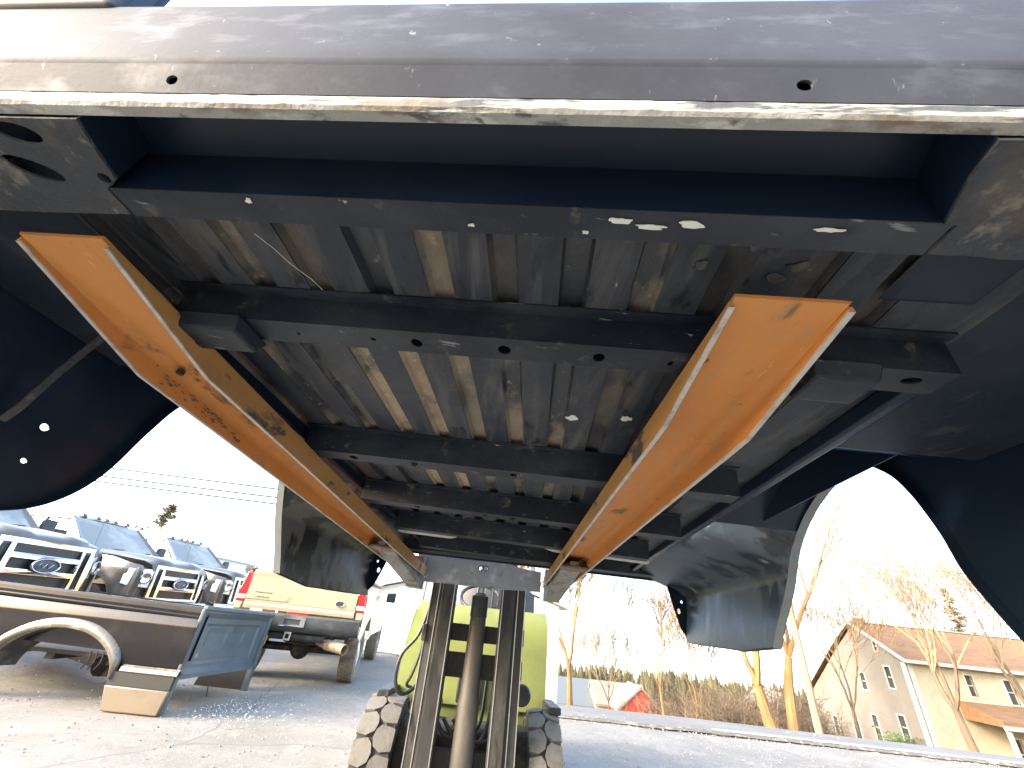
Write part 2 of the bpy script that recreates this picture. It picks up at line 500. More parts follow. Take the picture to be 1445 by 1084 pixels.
def struct(name, mb, material, kind='structure', label=None, cat=None, smooth=True):
    o = bpy.data.objects.new(name, mb.mesh(name, Vector((0, 0, 0)), smooth))
    o.data.materials.append(material)
    COL.objects.link(o)
    return tag(o, label, cat, None, kind)


def inside(p, poly):
    x, y = p
    c = False
    n = len(poly)
    for i in range(n):
        x0, y0 = poly[i]
        x1, y1 = poly[i - 1]
        if (y0 > y) != (y1 > y) and x < (x1 - x0) * (y - y0) / (y1 - y0) + x0:
            c = not c
    return c


def ell(cx, cy, rx, ry, n=18, rot=0.0):
    return [(cx + rx * math.cos(t) * math.cos(rot) - ry * math.sin(t) * math.sin(rot),
             cy + rx * math.cos(t) * math.sin(rot) + ry * math.sin(t) * math.cos(rot)) for t in [2 * math.pi * i / n for i in range(n)]]


def sheet(mb, poly, holes, fn, step=0.05, lines=()):
    """flat outline with real holes, meshed with inner points and bent by fn(a, b) -> point"""
    vs, ed = [], []
    for lp in [poly] + list(holes):
        k = len(vs)
        dense = []
        for i in range(len(lp)):
            a, b = Vector(lp[i]), Vector(lp[(i + 1) % len(lp)])
            n = max(1, int((b - a).length / step)) if lp is poly else 1
            for j in range(n):
                dense.append(a.lerp(b, j / n))
        vs += dense
        ed += [(k + i, k + (i + 1) % len(dense)) for i in range(len(dense))]
    x0, x1 = min(p[0] for p in poly), max(p[0] for p in poly)
    y0, y1 = min(p[1] for p in poly), max(p[1] for p in poly)
    xs = [x0 + (i + .5) * step for i in range(int((x1 - x0) / step))]
    ys = list(lines) if lines else [y0 + (i + .5) * step for i in range(int((y1 - y0) / step))]
    for x in xs:
        for y in ys:
            if y <= y0 or y >= y1:
                continue
            if inside((x, y), poly) and not any(inside((x, y), h) for h in holes):
                if all((Vector((x, y)) - q).length > step * .22 for q in vs[:400]):
                    vs.append(Vector((x, y)))
    r = delaunay_2d_cdt([Vector(v) for v in vs], ed, [], 0, 1e-6)
    fs = []
    for f in r[2]:
        c = sum((r[0][i] for i in f), Vector((0, 0))) / len(f)
        if inside(c, poly) and not any(inside(c, h) for h in holes):
            fs.append(tuple(f))
    mb.add([fn(p[0], p[1]) for p in r[0]], fs)
    return mb


def smooth_line(p, n=4):
    out = []
    for i in range(len(p) - 1):
        a, b, c, d = [Vector(p[max(0, min(len(p) - 1, j))]) for j in (i - 1, i, i + 1, i + 2)]
        for k in range(n):
            t = k / n
            out.append(.5 * ((2 * b) + (c - a) * t + (2 * a - 5 * b + 4 * c - d) * t * t + (3 * b - a - 3 * c + d) * t ** 3))
    out.append(Vector(p[-1]))
    return out


def ss(a, b, x):
    t = max(0., min(1., (x - a) / (b - a)))
    return t * t * (3 - 2 * t)


# ------------------------------------------------------------------ ground
def crest(x):
    return 8.55 - .055 * max(0, min(x, 14)) + 5.45 * ss(0.3, -2.6, x) + 12 * ss(-5, -9, x)


PTS = [(0, 0), (.7, -.07), (2, -.40), (3.2, -.68), (13, -2.5), (21, -3.75), (51, -7.6), (91, -11.2), (141, -15.6), (600, -59), (900, -88)]


def ground_z(x, y):
    d = y - crest(x)
    z = 0.0
    if d > 0:
        for (a, za), (b, zb) in zip(PTS, PTS[1:]):
            if d <= b or b == 900:
                z = za + (zb - za) * (d - a) / (b - a)
                break
    elif y < -14:
        z = (-14 - y) * 0.095
    if d <= 0 and x < -4.9 and y > 5.7:
        z += 0.22 * ss(5.7, 7.0, y) * ss(-4.9, -6.0, x)
    return z


def axis(vals):
    out = []
    for a, b, st in vals:
        n = max(1, int(round((b - a) / st)))
        out += [a + (b - a) * i / n for i in range(n)]
    out.append(vals[-1][1])
    return out


gx = axis([(-700, -60, 80), (-60, -20, 5), (-20, 20, .8), (20, 60, 5), (60, 700, 80)])
gy = axis([(-400, -30, 60), (-30, 2, 4), (2, 30, .5), (30, 160, 6), (160, 900, 60)])
struct('ground', MB().grid([[(x, y, ground_z(x, y) - .06) for x in gx] for y in gy]), GRASS)
lx = axis([(-30, -20, 1), (-20, 26, .5)])
ly = axis([(-14, 2, 1), (2, 26, .4)])
lot = MB()
rows = []
for j in range(61):
    t = j / 60
    row = []
    for x in lx:
        yy = -14 + (min(7.45 + 6.2 * ss(0.0, -2.6, x) + 10 * ss(-5, -9, x), 26) + 14) * t
        row.append((x, yy, ground_z(x, yy) - .004 + .012 * noise.noise((x * .5, yy * .5, 0))))
    rows.append(row)
lot.grid(rows)
struct('paved_yard', lot, LOT)
# road along the brow of the slope
rows = []
rx = axis([(-30, 60, .35)])
for t in [k / 14 for k in range(15)]:
    row = []
    for x in rx:
        y0 = 7.45 + 6.2 * ss(0.0, -2.6, x) + 10 * ss(-5, -9, x)
        yy = y0 + 4.2 * t
        row.append((x, yy, ground_z(x, yy) + .008 - .02 * t + .02 * noise.noise((x * .35, yy * .8, 4)) * ss(0, .1, t)))
    rows.append(row)
struct('road', MB().grid(rows), ROAD)
rows = []
for t in (0, 1):
    row = []
    for x in axis([(3.6, 30, .5)]):
        yy = 7.62 - .012 * (x - 3.6) + .11 * t
        row.append((x, yy, ground_z(x, yy) + .014))
    rows.append(row)
struct('road_edge_line', MB().grid(rows), PAINTLINE)
# crumbled seam between yard and road
rnd = random.Random(5)
rows = []
for t in (0, .35, .7, 1):
    row = []
    for x in axis([(-2.4, 30, .12)]):
        y0 = 7.45 + 6.2 * ss(0.0, -2.6, x)
        wob = .06 * noise.noise((x * 1.7, 0, 3)) + .03 * noise.noise((x * 6, 1, 3))
        wd = .16 + .09 * noise.noise((x * 1.1, 5, 0))
        yy = y0 - .12 + wob + wd * t
        row.append((x, yy, ground_z(x, yy) + .0165 + (.018 * (1 + noise.noise((x * 5, t * 3, 7))) if 0 < t < 1 else -.004)))
    rows.append(row)
struct('dirt_seam', MB().grid(rows), DIRT)

peb = MB()
for i in range(5200):
    if i < 3300:
        x, y = rnd.uniform(-7, 9), rnd.uniform(2.4, 8.2)
    else:
        x = rnd.uniform(-1.8, 14)
        y = 7.45 + 6.2 * ss(0.0, -2.6, x) + rnd.gauss(-.05, .13)
    r = rnd.uniform(.004, .011) * (1.5 if rnd.random() < .06 else 1)
    z = ground_z(x, y)
    a = rnd.uniform(0, 6.28)
    ps = [(x + r * math.cos(a + k * 2.09) * rnd.uniform(.8, 1.5), y + r * math.sin(a + k * 2.09) * rnd.uniform(.8, 1.5), z + r * .1) for k in range(3)]
    peb.add(ps + [(x, y, z + r * rnd.uniform(.7, 1.3)), (x, y, z - r * .6)], [(0, 1, 3), (1, 2, 3), (2, 0, 3), (1, 0, 4), (2, 1, 4), (0, 2, 4)])
struct('gravel', peb, PEB, 'stuff', 'loose gravel scattered over the concrete yard', 'gravel', smooth=False)
gl = MB()
for i in range(420):
    x, y = rnd.gauss(-2.75, .38), rnd.gauss(5.75, .42)
    if x < -3.05:
        x = -3.05 + rnd.random() * .7
    r = rnd.uniform(.004, .011)
    z = ground_z(x, y) + .004
    a = rnd.uniform(0, 6.28)
    ps = [(x + r * math.cos(a + k * 2.09), y + r * math.sin(a + k * 2.09), z + rnd.uniform(0, .008)) for k in range(3)]
    gl.add(ps + [(x, y, z + r * .8)], [(0, 1, 3), (1, 2, 3), (2, 0, 3), (0, 2, 1)])
struct('glass_fragments', gl, GLINT, 'stuff', 'glittering glass crumbs on the ground beside the grounded black bed', 'glass', smooth=False)

# ------------------------------------------------------------------ the lifted truck bed
BX = Vector((0.9946, -0.0973, -0.0348))
BL = Vector((0.0962, 0.9949, -0.0311)).normalized()
BU = BX.cross(BL).normalized()
BX = BL.cross(BU).normalized()


def W(x, v, u):
    return EYE + BX * x + BL * v + BU * u


AR, AL = 0.88, -1.04          # outer sheets of the two bedsides
FLOOR = 0.42
bed = thing('lifted_pickup_bed', 'black pickup truck bed raised overhead, its ribbed underside and crossmembers showing', 'truck bed', W(-.08, 1.3, .06))

# floor: flat lands between ribs, each rib a shallow groove
RW, RP = 0.040, 0.0975
rib_c = [-0.08 + RP * k for k in range(-6, 6)]
fl = MB()
edges = [-0.69] + [e for c in rib_c for e in (c - RW / 2, c + RW / 2)] + [0.545]
for i in range(0, len(edges), 2):
    a, b = edges[i], edges[i + 1]
    n = 14
    fl.grid([[W(x, .235 + (2.62 - .235) * j / n, FLOOR + .0015 * noise.noise((x * 9, j * .9, 2))) for x in (a, b)] for j in range(n + 1)])
floor = part('floor_panel', fl, UNDER, bed, solid=.002)
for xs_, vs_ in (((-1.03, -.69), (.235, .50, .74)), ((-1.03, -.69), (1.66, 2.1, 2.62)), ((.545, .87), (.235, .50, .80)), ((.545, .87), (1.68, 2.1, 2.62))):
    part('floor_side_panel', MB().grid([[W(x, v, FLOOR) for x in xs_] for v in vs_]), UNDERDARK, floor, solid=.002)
rn = random.Random(3)
BAYS = [(.24, .470), (.470, .99), (.99, 1.42), (1.42, 1.85), (1.85, 2.35), (2.35, 2.61)]
for ci, c in enumerate(rib_c):
    for bi, (va, vb) in enumerate(BAYS):
        g = MB()
        rows = []
        n = max(6, int((vb - va) / .045))
        for j in range(n + 1):
            v = va + (vb - va) * j / n
            wv = .003 * noise.noise((c * 40, v * 11, 1))
            wv2 = .003 * noise.noise((c * 40, v * 11, 8))
            hz = .013 + .003 * noise.noise((c * 30, v * 9, 4))
            rows.append([W(c - RW / 2 - .007, v, FLOOR + .0042), W(c - RW / 2 + wv, v, FLOOR + .0012), W(c - RW / 2 + .005 + wv, v, FLOOR + hz), W(c + RW / 2 - .005 + wv2, v, FLOOR + hz), W(c + RW / 2 + wv2, v, FLOOR + .0012), W(c + RW / 2 + .007, v, FLOOR + .0042)])
        g.grid(rows)
        if bi == 0:
            mt = (GRIME, GRIME, DUST, GRIME, DUST, DUST, GRIME, DUST, DUST, GRIME, GRIME, GRIME)[ci]
        elif bi in (1, 2):
            mt = (DUST, DUST, DUST, DUST2, DUST2, DUST, DUST, DUST, GRIME, GRIME, GRIME, GRIME)[ci]
        else:
            mt = DUST if rn.random() < .6 else GRIME
        part('rib', g, mt, floor)
# a stamped pocket in the outer floor
pk = MB()
pk.grid([[W(x, v, FLOOR - .002 - (.007 if (0 < i < 3 and 0 < j < 3) else 0)) for i, x in enumerate((.40, .41, .50, .51))] for j, v in enumerate((.285, .295, .375, .385))])
part('stamped_pocket', pk, UNDERDARK, floor)


def crossmember(v, ub, wd, x0, x1, holes=(), name='crossmember', ft=FLOOR - .003, material=MEMBER):
    hgt = ft - ub
    fl_ = .022
    s1, s2, s3, s4 = fl_, fl_ + hgt, fl_ + hgt + wd, fl_ + 2 * hgt + wd

    def fn(x, s):
        if s <= s1: return W(x, v - fl_ + s, ft)
        if s <= s2: return W(x, v, ft - (s - s1))
        if s <= s3: return W(x, v + (s - s2), ub)
        if s <= s4: return W(x, v + wd, ub + (s - s3))
        return W(x, v + wd + (s - s4), ft)
    mb = MB()
    tot = s4 + fl_
    sheet(mb, [(x0, 0), (x1, 0), (x1, s1), (x1, s2), (x1, s3), (x1, s4), (x1, tot), (x0, tot), (x0, s4), (x0, s3), (x0, s2), (x0, s1)],
          [ell(hx, s2 + hv, rx, ry) for hx, hv, rx, ry in holes], fn, .03, lines=(s1, s2, s3, s4))
    return part(name, mb, material, bed, solid=.003, ang=50)


crossmember(.458, .366, .050, -.62, .535, [(-.217, .026, .009, .010), (-.078, .026, .010, .011), (.065, .026, .009, .010), (-.415, .026, .003, .003), (-.288, .025, .005, .004), (.49, .022, .013, .008), (.17, .027, .005, .005)])
crossmember(.977, .352, .053, -.66, .475, [(-.08, .025, .010, .011), (-.52, .026, .012, .013)])
crossmember(1.422, .349, .055, -.66, .475, [(-.45, .028, .010, .012), (-.2, .028, .009, .009)])
crossmember(1.856, .347, .055, -.66, .475, [(.3, .028, .012, .012)])
crossmember(2.32, .352, .06, -.66, .49, [])
# wavy lip on the front member
wl = MB()
rows = []
for i in range(61):
    x = -.66 + 1.15 * i / 60
    hump = .022 * (ss(-.42, -.34, x) - ss(-.02, .08, x)) + .003 * math.sin(x * 60) * (1 if -.36 < x < 0 else 0)
    rows.append([W(x, 1.915, .352 + hump), W(x, 1.917, .344 + hump), W(x, 1.945, .343 + hump)])
wl.grid(rows)
part('front_lip', wl, BARE, bed, solid=.004)
# front wall of the bed
fw = MB()
fw.prism([W(-1.03, 2.62, .345), W(.87, 2.62, .378), W(.87, 2.62, .93), W(-1.03, 2.62, .93)], BL * .02)
part('front_wall', fw, SKIN, bed)
fb = MB()
fb.hexa([W(-.9, 2.5, .352), W(.74, 2.5, .385), W(.74, 2.615, .385), W(-.9, 2.615, .352), W(-.9, 2.5, FLOOR - .002), W(.74, 2.5, FLOOR - .002), W(.74, 2.615, FLOOR - .002), W(-.9, 2.615, FLOOR - .002)])
part('front_crossmember', fb, MEMBER, bed, bevel=.006)

# floor side rails
for x0, x1 in ((.532, .556), (-.70, -.672)):
    mb = MB()
    mb.hexa([W(x0, .495, .384), W(x1, .495, .384), W(x1, 2.6, .392), W(x0, 2.6, .392), W(x0, .495, FLOOR - .001), W(x1, .495, FLOOR - .001), W(x1, 2.6, FLOOR - .001), W(x0, 2.6, FLOOR - .001)])
    part('floor_side_rail', mb, SKIN, bed, bevel=.006)
# mounting pads beside the forks
for x0, x1 in ((.345, .425), (-.60, -.495)):
    mb = MB()
    mb.hexa([W(x0, .452, .338), W(x1, .452, .338), W(x1, .512, .338), W(x0, .512, .338), W(x0 - .006, .442, .3635), W(x1 + .006, .442, .3635), W(x1 + .006, .522, .3635), W(x0 - .006, .522, .3635)])
    part('mounting_pad', mb, MEMBER, bed, bevel=.004)

# rear sill: outer face, chipped lip, inner recess, corner plates
prof = smooth_line([(.30, .575), (.19, .574), (.150, .571), (.139, .562), (.1365, .545), (.1365, .50), (.1368, .45), (.1370, .430), (.1380, .419)], 5) + smooth_line([(.1383, .4170), (.1395, .4140), (.1412, .4112)], 3)
sb = MB()
sb.grid([[W(x, p[0] + .0005 * noise.noise((x * 4, p[1] * 9, 0)), p[1]) for p in prof] for x in [-.98 + 1.8 * i / 120 for i in range(121)]])
A0, A1 = Vector((.1412, .4112)), Vector((.1545, .384))
BLN = (A1 - A0).length
sheet(sb, [(-.98, 0), (.82, 0), (.82, BLN), (-.98, BLN)], [ell(-.379, .0170, .006, .0048), ell(.178, .0155, .0062, .0048)], lambda x, t: W(x, *A0.lerp(A1, t / BLN)), .06, lines=(.001,))
sill = part('rear_sill', sb, SILL, bed, solid=.0025, ang=22)
lp = MB()
rows = []
for i in range(181):
    x = -.98 + 1.8 * i / 180
    j = .0012 * noise.noise((x * 30, 0, 0)) + .0008 * noise.noise((x * 90, 3, 0))
    rows.append([W(x, .1542, .3842), W(x, .1535 + j, .380), W(x, .1552 + j, .3695), W(x, .158, .3665 + j), W(x, .166, .365), W(x, .167, FLOOR + .008)])
lp.grid(rows)
part('sill_lip', lp, LIP, sill)
rc = MB()
rc.grid([[W(x, v, u) for x in (-1.03, -.5, -.1, .3, .87)] for v, u in ((.155, FLOOR + .008), (.19, FLOOR + .008), (.243, FLOOR + .004), (.30, FLOOR + .002))])
part('sill_recess', rc, SKIN, sill, solid=.002)
# member closing the recess: wall coloured near black for the shade inside, and flange
mb = MB()


def fr(x, s):
    if s < .092: return W(x, .238 + (s - .058), .362)
    return W(x, .272, .362 + (s - .092))


sheet(mb, [(-.51, .058), (.345, .058), (.345, .092), (.345, .145), (-.51, .145), (-.51, .092)], [], fr, .03, lines=(.092,))
part('rear_crossmember', mb, MEMBER, bed, solid=.003, ang=50)
mb = MB()
mb.grid([[W(x, v, u) for x in (-.51, -.2, .1, .345)] for v, u in ((.234, FLOOR + .003), (.2365, .385), (.2385, .3615))])
part('recess_wall', mb, SKIN, bed, solid=.002)
# corner plates
mb = MB()
sheet(mb, [(-1.02, .167), (-.474, .167), (-.482, .192), (-.490, .226), (-.5125, .2385), (-.5125, .270), (-.70, .275), (-1.02, .30)],
      [ell(-.582, .218, .030, .011, rot=.35), ell(-.556, .181, .024, .010, rot=.15), ell(-.503, .226, .007, .006), ell(-.72, .22, .03, .014)], lambda x, v: W(x, v, .361 + .02 * ss(-.62, -.98, x)), .03)
part('corner_plate', mb, MUDDY, bed, solid=.003, ang=40)
mb = MB()
mb.grid([[W(-.474, .167, u), W(-.482, .192, u), W(-.49, .226, u), W(-.512, .2385, u)] for u in (.3625, .424)])
part('recess_end', mb, SKIN, bed, solid=.002)  # dark colour stands for the shade at the recess end
mb = MB()
sheet(mb, [(.86, .167), (.318, .167), (.322, .195), (.337, .2385), (.3475, .2385), (.3475, .270), (.55, .275), (.86, .30)],
      [ell(.6, .22, .03, .014)], lambda x, v: W(x, v, .361 + .004 * noise.noise((x * 25, v * 25, 2)) + .02 * ss(.5, .82, x)), .015)
part('corner_plate', mb, MUDDY, bed, solid=.003, ang=60, label='corner plate caked with rough dried mud')
mb = MB()
mb.grid([[W(.318, .167, u), W(.322, .195, u), W(.337, .2385, u)] for u in (.3625, .424)])
part('recess_end', mb, SKIN, bed, solid=.002)  # recess shade put into the colour at this end too
# paint flakes and dried clumps stuck to the members
fkr = random.Random(11)


def flake(x, v, u, rx, ry, material=FLAKE, name='paint_flake', up=False):
    mb = MB()
    n = 14
    pts = []
    for i in range(n):
        t = 2 * math.pi * i / n
        k = .55 + .6 * fkr.random()
        pts.append(W(x + rx * k * math.cos(t), v + ry * k * math.sin(t) + (0 if not up else 0), u))
    mb.prism(pts, -BU * .0016)
    part(name, mb, material, bed, smooth=False)


for a in ((.052, .249, .3598, .013, .0035), (.082, .254, .3598, .018, .003), (.122, .25, .3598, .013, .004), (-.345, .245, .3598, .004, .003), (-.1, .262, .3598, .004, .002), (.245, .249, .3598, .016, .002), (.02, .264, .3598, .004, .002)):
    flake(*a)
for a in ((.05, .78, FLOOR - .002, .016, .012), (.16, .76, FLOOR - .002, .014, .011), (-.55, 1.19, FLOOR - .002, .022, .02), (.30, 1.005, .3498, .05, .006), (.25, 1.45, .3468, .03, .007)):
    flake(*a)

for pts in ([(-.425, .335), (-.410, .36), (-.40, .385), (-.380, .415), (-.372, .437)],):
    mb = MB()
    for (a, b) in zip(pts, pts[1:]):
        d = Vector((b[1] - a[1], a[0] - b[0])).normalized() * .0005
        mb.add([W(a[0] - d[0], a[1] - d[1], FLOOR - .0024), W(a[0] + d[0], a[1] + d[1], FLOOR - .0024), W(b[0] + d[0], b[1] + d[1], FLOOR - .0024), W(b[0] - d[0], b[1] - d[1], FLOOR - .0024)], [(0, 1, 2, 3)])
    part('scratch', mb, FLAKE, floor, smooth=False)
for x, v, u, r in ((.25, .484, .3645, .006), (-.5, .484, .3645, .006), (-.35, 1.003, .3502, .006), (-.1, 1.45, .3472, .007), (-.62, .222, .375, .008), (.50, .222, .375, .009)):
    mb = MB()
    mb.lathe(W(x, v, u), -BU, [(-.002, r * 1.7), (.0015, r * 1.7), (.0016, r), (.006, r), (.0065, r * .8), (.0066, .0001)], 6 if r < .009 else 12)
    part('bolt_head', mb, MEMBER, bed, smooth=False)
for x, v, rx, ry in ((.245, .315, .034, .016), (.205, .295, .012, .009), (.285, .34, .02, .012), (.265, .36, .016, .01), (.17, .345, .012, .010)):
    flake(x, v, FLOOR - .002, rx * .8, ry * .8, DUST, 'mud_clump')
# bedsides
arch_r = [(.800, .072), (.835, .098), (.866, .149), (.893, .196), (.912, .240), (.930, .317), (.960, .402), (1.005, .468), (1.10, .528), (1.218, .515), (1.348, .460), (1.467, .371), (1.55, .258), (1.635, .136), (1.672, .078)]
arch_l = [(.690, .066), (.747, .087), (.792, .120), (.831, .168), (.860, .228), (.888, .323), (.914, .397), (.955, .453), (1.06, .535), (1.20, .560), (1.345, .528), (1.455, .448), (1.523, .341), (1.609, .198), (1.668, .085)]


def bedside(a, sg, arch, holes, fv):
    al = [tuple(p) for p in smooth_line(arch, 4)]

    def fn(v, u):
        dx = -.022 * ss(.30, .06, u) + .012 * math.exp(-((u - .62) / .12) ** 2) - .05 * ss(.86, .95, u)
        return W(a + sg * dx, v, u)
    poly = [(.125, .10), (.40, .075)] + al + [(1.95, .062), (fv - .1, .084), (fv, .09), (fv, .95), (.125, .95)]
    mb = MB()
    sheet(mb, poly, holes, fn, .05)
    side = part('bedside', mb, SKIN, bed, solid=.003, ang=60)
    # return flange round the wheel opening; front half's skylight is painted in
    for seg, mtl in (([p for p in al if p[0] < 1.16], SKIN), ([p for p in al if p[0] > 1.13], EDGE)):
        mb = MB()
        mb.grid([[fn(*p) - BX * sg * .001, fn(*p) - BX * sg * .014, fn(*p) - BX * sg * .027] for p in seg])
        part('arch_flange', mb, mtl, side, solid=.002, ang=60)
    # patchy inner skin ahead of the wheel opening
    front = [p for p in al if p[0] > 1.10]

    def ub(v):
        b_ = .285
        for (p, q) in zip(al, al[1:]):
            if p[0] <= v <= q[0]:
                b_ = max(b_, p[1] + (q[1] - p[1]) * (v - p[0]) / max(1e-6, q[0] - p[0]))
        return b_ + .0

    def fl_in(v, u):
        return fn(v, u) - BX * sg * (.006 + .008 * noise.noise((v * 2, u * 3, 4)) + .285 * ss(.015, .135, u - ub(v)) ** 1.3)
    mb = MB()
    sheet(mb, [(p[0] + .004, p[1] + .006) for p in front] + [(1.95, .068), (fv - .1, .09), (fv - .008, .096), (fv - .008, FLOOR - .003), (1.80, FLOOR - .003), (1.62, .47), (1.45, .55), (1.30, .61), (1.10, .64)], [], fl_in, .025)
    part('inner_skin', mb, PRIMERB if sg > 0 else PRIMER, side, solid=.002, ang=60)
    # front return with drain holes
    mb = MB()
    sheet(mb, [(0, .098), (.045, .15), (.085, .26), (.13, .40), (.13, FLOOR - .004), (0, FLOOR - .004)], [ell(.05, .235, .011, .014), ell(.028, .285, .006, .007), ell(.05, .35, .007, .009)],
          lambda q, u: W(a - sg * (.004 + q), fv - .004 - .05 * (q / .13) ** 2 + .0, u), .03)
    part('front_return', mb, SKIN, side, solid=.002, ang=60)
    # wheelhouse barrel
    xi = .552 if sg > 0 else -.697
    mb = MB()
    up = [p for p in al if p[1] > .40]
    up = [(p[0] - .13 * ss(1.25, .95, p[0]), p[1] + .012 + .02 * ss(1.3, 1.0, p[0])) for p in up]
    up = [(up[0][0] - .015, .424)] + up + [(up[-1][0] + .015, .415)]
    rows = []
    for k in range(8):
        t = k / 7
        x = xi + ((a - sg * .012) - xi) * t
        bl = .035 * (1 - t) ** 2
        rows.append([W(x, p[0], p[1] - (p[1] - .415) * bl * 3) for p in up])
    mb.grid(rows)
    wh = part('wheelhouse', mb, SKIN, bed, solid=.003, ang=60)
    mb = MB()
    mb.add([W(xi + sg * .001, p[0], p[1] - (p[1] - .415) * .105) for p in up], [tuple(range(len(up)))])
    part('wheelhouse_wall', mb, SKIN, wh)
    # top rail of the bedside
    mb = MB()
    rows = []
    for v in (.125, 1.0, 2.0, fv):
        rows.append([W(a - sg * q, v, u) for q, u in ((.05, .951), (.07, .972), (.12, .972), (.135, .955), (.135, .43))])
    mb.grid(rows)
    part('bed_rail', mb, SKIN, side, solid=.003, ang=50)
    return side


bedside(AR, 1, arch_r, [ell(.5, .2, .006, .006)], 2.65)
sL = bedside(AL, -1, arch_l, [ell(.703, .236, .0085, .0075), ell(.707, .165, .006, .005)], 2.72)
st = MB()
st.grid([[W(-1.022 + q, v, u) for v in (.621, .635)] for u, q in ((.215, .0), (.24, .012), (.33, .03), (.43, .06))])
part('brace_strap', st, MUDDY, sL, solid=.003)
# rear corner pillars standing on the sill
for x0, x1 in ((-1.03, -.545), (.70, .87)):
    mb = MB()
    mb.hexa([W(x0, .128, .55), W(x1, .128, .55), W(x1 + (.02 if x0 < 0 else 0), .16, .55), W(x0, .16, .55), W(x0, .128, .95), W(x1 - (.10 if x0 < 0 else 0), .128, .95), W(x1 - (.1 if x0 < 0 else 0), .16, .95), W(x0, .16, .95)])
    part('tail_pillar', mb, SKIN, bed, bevel=.012)

# ------------------------------------------------------------------ fork extensions
def fork_ext(x_tip, v_tip, x_heel, u_heel, label, sg, scuff):
    """sg = +1: outer flange on the +x side"""
    v1 = 2.80
    wd = .126
    root = thing('fork_extension', label, 'fork extension', W(x_heel, v1, u_heel), 'orange fork extensions')

    def xi(v): return x_tip + (x_heel - x_tip) * (v - v_tip) / (v1 - v_tip)

    def up(v): return .357 + (u_heel - .357) * (v - v_tip) / (v1 - v_tip)
    vs = [v_tip + (v1 - v_tip) * i / 40 for i in range(41)]
    T = .0055
    # sheet top with a soft bend to the outer flange
    bend = [(0, 0)] + [(wd - .022 + .022 * math.sin(t), -.022 + .022 * math.cos(t)) for t in [R(90) * k / 6 for k in range(7)]]
    mb = MB()
    rows, rows2 = [], []
    for i, v in enumerate(vs):
        cut = .003 * (1 - min(1, (v - v_tip) / .02))
        kk = max(0, min(1, (v - v_tip) / .25))
        b2 = [(max(-.0, q - (cut if q > wd - .03 else 0)), d * kk) for q, d in bend]
        rows.append([W(xi(v) + sg * q, v, up(v) + d) for q, d in b2])
    mb.grid(rows)
    part('top_plate', mb, ORANGE, root, solid=T, ang=60)

    def depth(v): return .006 + .040 * max(0, min(1, (v - v_tip) / .25)) + .008 * ss(v_tip + .3, 2.4, v)
    for nm, q0, mtl in (('inner_flange', 0.0, ORDIRTSHADE), ('outer_flange', wd, ORANGE)):
        mb = MB()
        eb = MB()
        r0, r1 = [], []
        dv = .010 if nm == 'inner_flange' else .006
        for v in vs:
            v = max(v, v_tip + dv)
            x = xi(v) + sg * q0
            kk = max(0, min(1, (v - v_tip) / .25))
            top = up(v) - (.001 if q0 == 0 else .020 * kk)
            bot = up(v) - depth(v) - (.0 if q0 == 0 else .007 * kk)
            o1, o2 = (-T / 2 * sg, T / 2 * sg)
            r0.append([W(x + o1, v, top), W(x + o1, v, bot), W(x + o2, v, bot), W(x + o2, v, top)])
            r1.append([W(x + o1 * 1.25, v, bot + .0012), W(x + o1 * 1.25, v, bot - .0012), W(x + o2 * 1.25, v, bot - .0012), W(x + o2 * 1.25, v, bot + .0012)])
        mb.grid(r0, close=True)
        k = len(mb.v)
        mb.f += [(0, 1, 2, 3), (k - 1, k - 2, k - 3, k - 4)]
        fo = part(nm, mb, mtl, root, ang=30)
        eb.grid(r1, close=True)
        part('worn_edge', eb, BARE, fo)
    mb = MB()
    for v, q in ((1.95, .10),):
        b0 = up(v) - depth(v) - .004
        x = xi(v)
        mb.hexa([W(x + sg * .004, v, b0), W(x + sg * (wd - .004), v, b0), W(x + sg * (wd - .004), v + q, b0), W(x + sg * .004, v + q, b0),
                 W(x + sg * .004, v, b0 + .012), W(x + sg * (wd - .004), v, b0 + .012), W(x + sg * (wd - .004), v + q, b0 + .012), W(x + sg * .004, v + q, b0 + .012)])
    part('retaining_bar', mb, RUSTY, root, bevel=.003)
    return root, xi, up


extL, xiL, upL = fork_ext(-.583, .305, -.713, .300, 'orange fork extension with a dark scuffed patch, nearer the grounded black bed', -1, 0)
extR, xiR, upR = fork_ext(.197, .336, .055, .334, 'clean orange fork extension on the side towards the farmhouse', 1, 0)
sc = MB()
for i in range(110):
    v = .58 + .27 * rn.random() ** 1.2
    r = rn.uniform(.0015, .005)
    jit = [rn.uniform(.5, 1.4) for _ in range(9)]
    if i % 2:
        x = xiL(v) - .078 - .028 * rn.random()
        pts = [W(x + r * .5 * math.cos(k * 6.283 / 9) * jit[k], v + r * 1.5 * math.sin(k * 6.283 / 9) * jit[k], upL(v) - .0036 - i * .00003) for k in range(9)]
    else:
        u = upL(v) - .023 - .022 * rn.random()
        pts = [W(xiL(v) - .126 + .0034 + i * .00003, v + r * 1.5 * math.sin(k * 6.283 / 9) * jit[k], u + r * .5 * math.cos(k * 6.283 / 9) * jit[k]) for k in range(9)]
    sc.add(pts, [tuple(range(9))])
part('scuff_marks', sc, SCUFF, extL, smooth=False)['kind'] = 'stuff'
for (x, v) in ((xiL(.62) - .105, .60), (xiL(.50) + .0, .50)):
    hl = MB()
    hl.lathe(W(x, v, upL(v) - .012), BU, [(-.004, .0001), (-.004, .007), (.004, .007)], 12)
    part('bolt_hole_plug', hl, BLACK, extL)

# ------------------------------------------------------------------ forklift
fk = thing('forklift', 'lime green forklift with dark twin-channel mast holding up the truck bed', 'forklift', (-.07, 3.4, 0))
